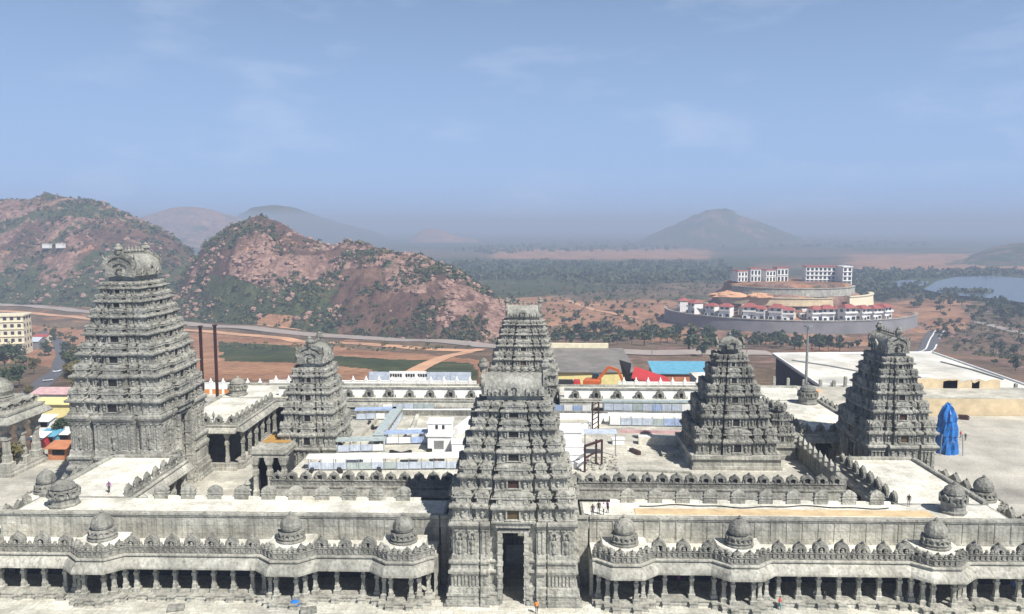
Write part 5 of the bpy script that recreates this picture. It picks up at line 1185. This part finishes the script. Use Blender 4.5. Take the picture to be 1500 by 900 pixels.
for i, (px, k_, fl) in enumerate(((1040, .80, 0), (1058, .76, 1), (1085, .78, 0), (1120, .77, 1), (1143, .80, 0), (1165, .77, 1), (1176, .82, 0), (1225, .80, 1), (1272, .80, 0), (1310, .80, 1))):
    c = max(-.97, min(.97, (atY(px, 452, 805)[0]-mcx)/(RX*k_))); a = -math.acos(c); x, y = ell(k_-.01, a)
    t = thing('villa', (ordn[i]+' from the left' if i else 'leftmost')+' of the small flat-topped houses tucked behind the red-roofed villas', 'villa', (x, y, -46.0), a+math.pi/2+rng.uniform(-.4, .4), 'small houses behind the villas')
    w_, h_ = rng.uniform(3, 5.5), rng.uniform(5.5, 9); mb = MB(); mb.box(-w_, w_, -4, 4, 0, h_); mb.box(-w_*.5, w_*.9, -2, 3.4, h_, h_+2.6); mb.build('wall', M['white' if fl else 'cream'], t)
    mb = MB(); mb.box(-w_-.3, w_+.3, -4.4, 4.3, h_, h_+.45); mb.build('roof', M['red_roof' if not fl else 'orange_wall'], t)
    for q in (-.55, 0, .55): mb = MB(); mb.box(q*w_-.7, q*w_+.7, -4.06, -3.95, 1.2, h_*.72); mb.build('window', M['glass'], t)
def block(label, px, py, D, w, d, h, rz, bays, floors, roofm, wallm='white', group=None):
    a = atY(px, py, D); t = thing('apartment_block', label, 'building', (a[0], a[1], a[2]-.8), rz, group); a_, b_ = w/2, d/2
    mb = MB(); mb.box(-a_, a_, -b_, b_, 0, h); mb.build('wall', M[wallm], t); mb = MB(); mb.box(-a_-.5, a_+.5, -b_-.8, b_+.5, h, h+.8); mb.build('roof', roofm, t)
    fh = h/floors
    for f in range(floors):
        mb = MB(); mb.box(-a_, a_, -b_-.7, -b_, fh*f+fh-.35, fh*(f+1)-.05); mb.build('floor_ledge', M[wallm], t)
        for k in range(bays):
            x = -a_+(k+.5)*w/bays; mb = MB(); mb.box(x-w/bays*.30, x+w/bays*.30, -b_-.07, -b_+.1, fh*f+.5, fh*f+fh*.72); mb.build('window', M['glass'], t)
        mb = MB(); mb.box(a_-.1, a_+.07, -d*.2, d*.2, fh*f+.6, fh*f+fh*.7); mb.build('window', M['glass'], t)
for i, (px, w) in enumerate(((1083, 15), (1104, 15), (1124, 15), (1143, 16))):
    hh_ = (11.0, 13.5, 12.0, 14.5)[i]
    block(('leftmost', 'second', 'third', 'fourth')[i]+' white red-topped house of the row on top of the mound', px, 411, 850+i*3, w-3-i % 2, 12, hh_, .35-.28*(i % 2), 3, 2, M['red_roof'], 'white', 'row on the mound top')
block('long four-storey white apartment block at the right on top of the mound', 1205, 414, 860, 40, 14, 18, -.05, 9, 4, M['red_roof'])
block('white end block with red wall foot beside the long apartment block', 1236, 416, 846, 10, 14, 19, .1, 2, 4, M['white'])

# ================================================================== VEGETATION
def leaf_clump(mb, c, r, n, s, R):
    for _ in range(n):
        v = R.randn(3); v /= np.linalg.norm(v)+1e-6; p = np.array(c)+v*r*R.uniform(.35, 1.0)*np.array([1, 1, .8])
        a = R.randn(3); a /= np.linalg.norm(a); b = np.cross(a, R.randn(3)); b /= np.linalg.norm(b)+1e-6; q = s*R.uniform(.6, 1.3)
        mb.add([tuple(p+a*q), tuple(p+b*q*.7), tuple(p-a*q), tuple(p-b*q*.7)], [(0, 1, 2, 3)])
def tree_mb(seed, h=9, spread=4.2, lumps=9, leaves=46, size=.62):
    R = np.random.RandomState(seed); tr, cr = MB(), MB()
    tr.tube([(0, 0, -.5), (.1*R.randn(), .1*R.randn(), h*.28), (.3*R.randn(), .3*R.randn(), h*.62)], [.32, .22, .10], 6)
    for k in range(lumps):
        a = R.uniform(0, 2*math.pi); rr = spread*R.uniform(.15, .8); z = h*R.uniform(.40, .92); f = 1-.45*abs(z/h-.55)/.45
        c = (rr*f*math.cos(a), rr*f*math.sin(a), z)
        tr.tube([(0, 0, h*.30), (c[0]*.5, c[1]*.5, (h*.35+z)/2), c], [.14, .09, .03], 4)
        leaf_clump(cr, c, spread*R.uniform(.34, .55), leaves, size, R)
    return tr, cr
def tree_proto(seed, label, m, parts=True, **kw):
    tr, cr = tree_mb(seed, **kw); t = thing('tree', label, 'tree')
    if parts: tr.build('trunk', M['bark'], t); cr.build('crown', M[m], t)
    return t
def far_tree(seed, m, **kw):
    tr, cr = tree_mb(seed, **kw); mb = MB(); mb.add(tr.v, tr.f); mb.cur = 1; mb.add(cr.v, cr.f); return mb.build('tree', [M['bark'], M[m]])
# near trees at the left, each with trunk and crown
near = [(8, 545, 1.5, 'leaf_dark', 'big dark tree at the left edge below the cream building'), (30, 530, 1.1, 'leaf_dark', 'dark tree beside the grey gabled house'), (66, 522, 1.0, 'leaf_dark', 'dark green tree right of the grey gabled house, left of the road'),
        (78, 500, 1.0, 'leaf', 'mid green tree at the far bend of the access road'), (97, 520, 1.0, 'leaf_dark', 'dark tree on the right side of the access road, upper one'), (103, 545, 1.1, 'leaf', 'green tree on the right side of the access road, middle one'),
        (106, 572, 1.0, 'leaf_dry', 'olive tree on the right side of the access road, lowest one'), (113, 556, .8, 'leaf_dry', 'browning tree against the left flank of the tallest tower'), (50, 548, .8, 'leaf_dry', 'olive bushy tree on the inside of the road bend'),
        (28, 568, .9, 'leaf_dark', 'dark tree left of the road below the big dark tree'), (92, 648, .45, 'leaf_dark', 'small dark tree right of the stalls'), (20, 690, .5, 'leaf_dry', 'small olive tree behind the pavilion columns'), (2, 590, 1.1, 'leaf_dark', 'dark tree at the left edge above the pavilion roof'),
        (45, 585, .5, 'leaf_dry', 'low olive shrub tree left of the pink roofed shed'), (118, 530, .8, 'leaf_dark', 'dark tree touching the left edge of the tallest tower')]
for i, (px, py, s, m, lab) in enumerate(near):
    p = hit(px, py) if py < 630 else atZ(px, py, 0); t = tree_proto(100+i, lab, m, h=11, spread=5, lumps=12, leaves=60, size=.6); t.location = tuple(p); t.scale = (s, s, s); t.rotation_euler = (0, 0, i*1.3)
# scattered trees of the valley: individual objects sharing a few meshes
protos = [far_tree(k, m, h=8.5+k % 3, spread=4.2, lumps=7, leaves=26, size=.95) for k, m in enumerate(('leaf_dark', 'leaf', 'leaf_dark', 'leaf', 'leaf_dry', 'leaf_dark'))]
VAL = {'hedge': ('dark green tree of the belt behind the sheds, right of the far gate tower', 'trees of the belt behind the sheds'),
       'slope': ('small green tree on the brown slope at the right edge', 'trees on the right slope'), 'field': ('small scattered tree on the brown plain left of the mound', 'trees scattered on the plain'),
       'wood': ('dark tree of the woods between the mound and the lake', 'trees between the mound and the lake'), 'strip': ('tree of the thin dark hedge at the foot of the villa mound', 'trees below the villa mound')}
def scatter(key, region, n, smin, smax, used=[0]):
    lab, grp = VAL[key]; xs = [p[0] for p in region]; ys = [p[1] for p in region]; c = 0; tries = 0
    while c < n and tries < n*40:
        tries += 1; px, py = rng.uniform(min(xs), max(xs)), rng.uniform(min(ys), max(ys))
        if not poly_mask(np.array([px]), np.array([py]), region)[0]: continue
        p = hit(px, py); s = rng.uniform(smin, smax); k = rng.randrange(len(protos))
        if used[0] < len(protos): o = protos[used[0]]; used[0] += 1
        else: o = protos[k].copy(); COL.objects.link(o)
        o.location = tuple(p); o.scale = (s*rng.uniform(.9, 1.3), s*rng.uniform(.9, 1.3), s*rng.uniform(.8, 1.1)); o.rotation_euler = (0, 0, rng.uniform(0, 6.28)); tag(o, lab, 'tree', grp); c += 1
VAL['lane'] = ('bushy tree lining the access road left of the tallest tower', 'trees along the access road')
scatter('lane', [(0, 500), (60, 486), (135, 500), (122, 575), (96, 580), (100, 500), (70, 510), (74, 540), (40, 560), (0, 585)], 30, .5, .95)
scatter('hedge', [(812, 492), (1040, 490), (1046, 508), (812, 506)], 60, .8, 1.5)
scatter('hedge', [(990, 506), (1046, 506), (1046, 526), (1000, 526)], 10, .9, 1.4)
scatter('strip', [(1060, 496), (1262, 504), (1262, 517), (1060, 510)], 46, .7, 1.3)
scatter('field', [(700, 430), (960, 425), (975, 480), (820, 490), (745, 490)], 66, .4, .95)
scatter('slope', [(1385, 455), (1500, 448), (1505, 560), (1420, 520), (1360, 495)], 46, .4, .95)
scatter('wood', [(1270, 428), (1350, 432), (1505, 448), (1505, 474), (1400, 462), (1300, 452)], 60, .9, 1.5)
# woods beyond, which read as one mass
def mass(name, label, regions, mats_, seed, size, cat):
    R = np.random.RandomState(seed); mb = MB()
    for reg, n, s in regions:
        xs = [p[0] for p in reg]; ys = [p[1] for p in reg]; c = 0
        while c < n:
            px, py = R.uniform(min(xs), max(xs), 200), R.uniform(min(ys), max(ys), 200); ok = poly_mask(px, py, reg)
            for a, b in zip(px[ok], py[ok]):
                if c >= n: break
                d = ray(a, b); p = _C+d*((-58-CAM_H)/d[2]); p[2] = float(terrain_h(p[0], p[1])); q = s*R.uniform(.6, 1.3); mb.cur = R.randint(len(mats_))
                for k in range(3): leaf_clump(mb, p+np.array([R.randn()*q*.8, R.randn()*q*.8, q*R.uniform(.5, 1.1)]), q, 7, q*.55, R)
                c += 1
    o = mb.build(name, [M[k] for k in mats_]); o['kind'] = 'stuff'; o['label'] = label; o['category'] = cat; return o
mass('woods', 'far belts of dark green woods crossing the plain', [([(600, 385), (1060, 384), (1075, 410), (940, 416), (700, 408), (640, 400)], 520, 7), ([(640, 366), (860, 352), (960, 356), (1000, 366), (720, 372)], 160, 8), ([(1245, 396), (1500, 396), (1500, 404), (1340, 406), (1250, 428)], 260, 6.5), ([(1250, 425), (1345, 414), (1350, 430), (1270, 440)], 120, 5.5), ([(1380, 426), (1450, 428), (1440, 432), (1380, 431)], 40, 5), ([(950, 348), (1230, 348), (1400, 360), (1240, 364), (960, 362)], 200, 8)], ['leaf_dark', 'leaf', 'leaf_dark'], 3, 6, 'woods')
mass('scrub', 'low dry scrub dotted over the plain', [([(700, 410), (1060, 415), (980, 470), (800, 490), (720, 470)], 420, 1.7), ([(1340, 470), (1500, 470), (1505, 560), (1400, 510)], 260, 1.3), ([(20, 470), (280, 500), (280, 540), (100, 520)], 60, 1.5), ([(320, 500), (690, 525), (690, 545), (330, 535)], 90, 1.3), ([(820, 412), (1060, 395), (1060, 420), (820, 432)], 140, 3)], ['leaf', 'leaf_dry', 'leaf_dark'], 8, 3, 'scrub')
def hill_stuff(idx, n, nb, seed, smin, smax, lab):
    XX, DD, ZZ, cov = HILLS[idx]; R = np.random.RandomState(seed); mb = MB(); bo = MB(); rows, cols = XX.shape; CLN = fbm(XX/26, DD/26, seed+40, 3); CLB = fbm(XX/20, DD/20, seed+60, 3); hi = int(rows*.70)
    c = 0
    while c < n:
        i, j = R.randint(2, hi), R.randint(3, cols-3)
        if R.rand() > (cov[i, j, 0]*1.7-.25)*(2.4 if CLN[i, j] > .52 else .22): continue
        q = smin+(smax-smin)*R.rand()**2.2*1.5; p = np.array([XX[i, j]+R.randn()*1.5, DD[i, j]+R.randn()*1.5, ZZ[i, j]]); mb.cur = R.choice([0, 0, 1, 2]); leaf_clump(mb, p+np.array([0, 0, q*.5]), q, 12, q*.55, R); c += 1
    o = mb.build('scrub', [M['leaf_dark'], M['leaf'], M['leaf_dry']]); o['kind'] = 'stuff'; o['label'] = 'green scrub growing over the '+lab; o['category'] = 'scrub'
    c = 0
    while c < nb:
        i, j = R.randint(6, hi), R.randint(3, cols-3)
        if R.rand() > (cov[i, j, 2]*1.8-.35)*(2.5 if CLB[i, j] > .54 else .15): continue
        q = R.uniform(.8, 1)*R.choice([1.0, 1.6, 2.8, 4.0], p=[.4, .35, .18, .07]); p = (XX[i, j], DD[i, j], ZZ[i, j]-q*.3)
        rings = [[(p[0]+q*r*(1+.25*R.randn())*math.cos(a), p[1]+q*r*(1+.25*R.randn())*math.sin(a), p[2]+q*z) for a in np.linspace(0, 2*math.pi, 7, endpoint=False)] for r, z in ((.9, 0), (1.05, .5), (.75, 1.05), (.2, 1.3))]
        bo.loft(rings); c += 1
    o = bo.build('boulders', M['boulder']); o['kind'] = 'stuff'; o['label'] = 'pinkish boulders strewn over the '+lab; o['category'] = 'boulders'
M['boulder'] = plain('pinkish_boulder', (.31, .195, .155), .95, .35, .15)
hill_stuff(0, 4200, 1500, 5, .8, 2.6, 'rocky hill behind the temple')
hill_stuff(1, 3600, 700, 6, 1.4, 3.6, 'long hill at the left')

# ================================================================== PEOPLE
def person_mesh(pose):
    """one continuous skinned body, about 1.68 m tall; material slots: skin, shirt, trousers, hair"""
    s = .10 if pose == 'stand' else .28
    pts = {'pel': (0, 0, .92), 'wai': (0, 0, 1.08), 'che': (0, .01, 1.28), 'neck': (0, .0, 1.43), 'head': (0, -.02, 1.54), 'top': (0, -.01, 1.64),
           'hl': (-.09, 0, .88), 'kl': (-.10, -s*.6, .48), 'al': (-.10, -s*.35+.05, .08), 'tl': (-.11, -s*.35-.13, .03), 'hr': (.09, 0, .88), 'kr': (.10, s*.1-.03, .48), 'ar': (.10, s*.9, .10), 'tr': (.11, s*.9-.16, .03),
           'sl': (-.18, .0, 1.37), 'el': (-.23, .03+s*.3, 1.10), 'wl': (-.22, -.06+s*.3, .86), 'fl': (-.21, -.10+s*.3, .74), 'sr': (.18, 0, 1.37), 'er': (.23, .02-s*.2, 1.10), 'wr': (.22, -.12-s*.2, .88), 'fr': (.20, -.18-s*.2, .77)}
    ed = [('pel', 'wai'), ('wai', 'che'), ('che', 'neck'), ('neck', 'head'), ('head', 'top'), ('pel', 'hl'), ('hl', 'kl'), ('kl', 'al'), ('al', 'tl'), ('pel', 'hr'), ('hr', 'kr'), ('kr', 'ar'), ('ar', 'tr'), ('che', 'sl'), ('sl', 'el'), ('el', 'wl'), ('wl', 'fl'), ('che', 'sr'), ('sr', 'er'), ('er', 'wr'), ('wr', 'fr')]
    rd = {'pel': (.15, .11), 'wai': (.135, .10), 'che': (.16, .11), 'neck': (.055, .055), 'head': (.085, .10), 'top': (.06, .07), 'hl': (.09, .09), 'kl': (.062, .062), 'al': (.045, .045), 'tl': (.035, .03), 'sl': (.065, .065), 'el': (.045, .045), 'wl': (.033, .033), 'fl': (.03, .02)}
    for k in ('hl', 'kl', 'al', 'tl', 'sl', 'el', 'wl', 'fl'): rd[k[0]+'r'] = rd[k]
    names = list(pts); me = bpy.data.meshes.new('body'); me.from_pydata([pts[k] for k in names], [(names.index(a), names.index(b)) for a, b in ed], [])
    o = bpy.data.objects.new('body', me); COL.objects.link(o); mod = o.modifiers.new('skin', 'SKIN'); o.modifiers.new('sub', 'SUBSURF').levels = 1
    sv = me.skin_vertices[0].data
    for i, k in enumerate(names): sv[i].radius = rd[k]; sv[i].use_root = (k == 'pel')
    dg = bpy.context.evaluated_depsgraph_get(); ev = o.evaluated_get(dg); out = bpy.data.meshes.new_from_object(ev); bpy.data.objects.remove(o)
    for p in out.polygons:
        c = p.center; p.material_index = 3 if c.z > 1.57 or (c.z > 1.48 and c.y > .03) else 0 if c.z > 1.43 or c.z < .06 or (abs(c.x) > .185 and c.z < 1.08) else 1 if c.z > .93 else 2
        p.use_smooth = True
    return out
BODY = {p: person_mesh(p) for p in ('stand', 'walk')}
def cloth(name, c): return plain(name, c, .9, .1)
CL = {k: cloth(k+'_cloth', c) for k, c in {'white': (.75, .73, .70), 'black': (.02, .02, .025), 'red': (.55, .06, .05), 'orange': (.75, .25, .04), 'purple': (.20, .06, .22), 'blue': (.05, .10, .40), 'grey': (.25, .25, .26), 'yellow': (.70, .55, .10), 'dark': (.05, .045, .06), 'teal': (.05, .25, .28)}.items()}
def person(label, p, rz, shirt, legs, pose='stand'):
    me = BODY[pose].copy(); idx_ = [p_.material_index for p_ in me.polygons]; me.materials.clear()
    for m in (M['skin'], CL[shirt], CL[legs], M['hair']): me.materials.append(m)
    me.polygons.foreach_set('material_index', idx_)
    o = bpy.data.objects.new('person', me); COL.objects.link(o); o.location = tuple(p); o.rotation_euler = (0, 0, rz); o.scale = (1, 1, 1.0); tag(o, label, 'person')
def front(px, py, Y=None, z=.1): return tuple(atZ(px, py, z))
person('person in purple standing inside the right cloister between two columns', (atY(994, 858, 93.6)[0], 93.6, .70), .4, 'purple', 'dark')
person('person in blue standing inside the cloister at the right edge', (atY(1484, 866, 92.8)[0], 92.8, .70), -.5, 'blue', 'dark')
person('person in a red top walking on the forecourt below the right cloister', front(1142, 893), 1.0, 'red', 'teal', 'walk')
person('person in dark clothes walking before the right cloister', front(1207, 885, z=.1), -.6, 'black', 'dark', 'walk')
person('person in white beside the one in dark clothes before the right cloister', front(1194, 882, z=.1), .6, 'white', 'dark', 'walk')
person('person in an orange top standing at the right foot of the central gate', front(786, 899, z=.1), .3, 'orange', 'dark')
for i, (px, py, sh, lab) in enumerate(((877, 753, 'black', 'person in black standing at the left of the small group on the front roof'), (884, 755, 'white', 'person in white in the middle of the group on the front roof'), (890, 752, 'purple', 'person in purple at the right of the group on the front roof'), (868, 757, 'dark', 'person in dark clothes standing apart beside the gate tower on the front roof'))):
    person(lab, (*atZ(px, py, 8.71)[:2], 8.71), i*1.1, sh, 'dark')
person('person in dark purple on the white roof before the tallest tower', (*atZ(160, 722, 8.71)[:2], 8.71), .8, 'purple', 'black', 'walk')
person('person in black on the cream roof before the shadowed tower', (*atZ(1331, 742, 8.71)[:2], 8.71), -.4, 'black', 'grey')
for i, (px, lab) in enumerate(((302, 'left of two people on the white roof behind the tallest tower'), (313, 'right of two people on the white roof behind the tallest tower'))): person(lab, (*atZ(px, 616, 8.71)[:2], 8.71), i, 'grey', 'dark')
person('person in maroon walking on the plaza right of the blue draped shrine', front(1407, 642, z=0), .7, 'red', 'dark', 'walk')
person('person in dark clothes on the plaza, right of the one in maroon', front(1414, 646, z=0), -.3, 'dark', 'dark', 'walk')
person('person in orange on the inner roof beside the maroon duct before the barriers', (*roofpt(640, 688), 7.2), .3, 'orange', 'dark')
# odds and ends on the forecourt
mb = MB(); R = np.random.RandomState(2); mb.loft([[(r*(1+.12*R.randn())*math.cos(q)*1.3, r*(1+.12*R.randn())*math.sin(q), z) for q in np.linspace(0, 2*math.pi, 12, endpoint=False)] for r, z in ((.42, 0), (.5, .25), (.42, .6), (.2, .8), (.05, .85))])
simple('tarp_bundle', 'crumpled blue tarpaulin bundle lying before the left cloister', 'bundle', mb, M['blue_tarp'], front(432, 889))
for px, py, lab in ((452, 897, 'grey stone slab lying on the forecourt right of the blue bundle'), (258, 893, 'grey stone slab lying on the forecourt before the left cloister')):
    mb = MB(); mb.rect_loft(0, 0, [(.9, .5, 0), (.95, .55, .1), (.9, .5, .45), (.8, .42, .5)]); simple('stone_slab', lab, 'stone slab', mb, M['stone_dark'], front(px, py), .3)

# ================================================================== HAZE: the dry-season air between the camera and the far plain
if HAZE > 0:
    mb = MB(); mb.box(-13500, 13500, -60, 14500, -80, 118)
    hm = bpy.data.materials.new('haze_air'); hm.use_nodes = True; nt = hm.node_tree; nt.nodes.remove(nt.nodes['Principled BSDF'])
    pv_ = nt.nodes.new('ShaderNodeVolumePrincipled'); pv_.inputs['Density'].default_value = HAZE; pv_.inputs['Color'].default_value = (.54, .635, .82, 1); pv_.inputs['Anisotropy'].default_value = 0.0
    nt.links.new(pv_.outputs[0], nt.nodes['Material Output'].inputs['Volume'])
    o = mb.build('haze', hm); o['kind'] = 'stuff'; o['label'] = 'pale blue haze filling the air over the plain'; o['category'] = 'haze'
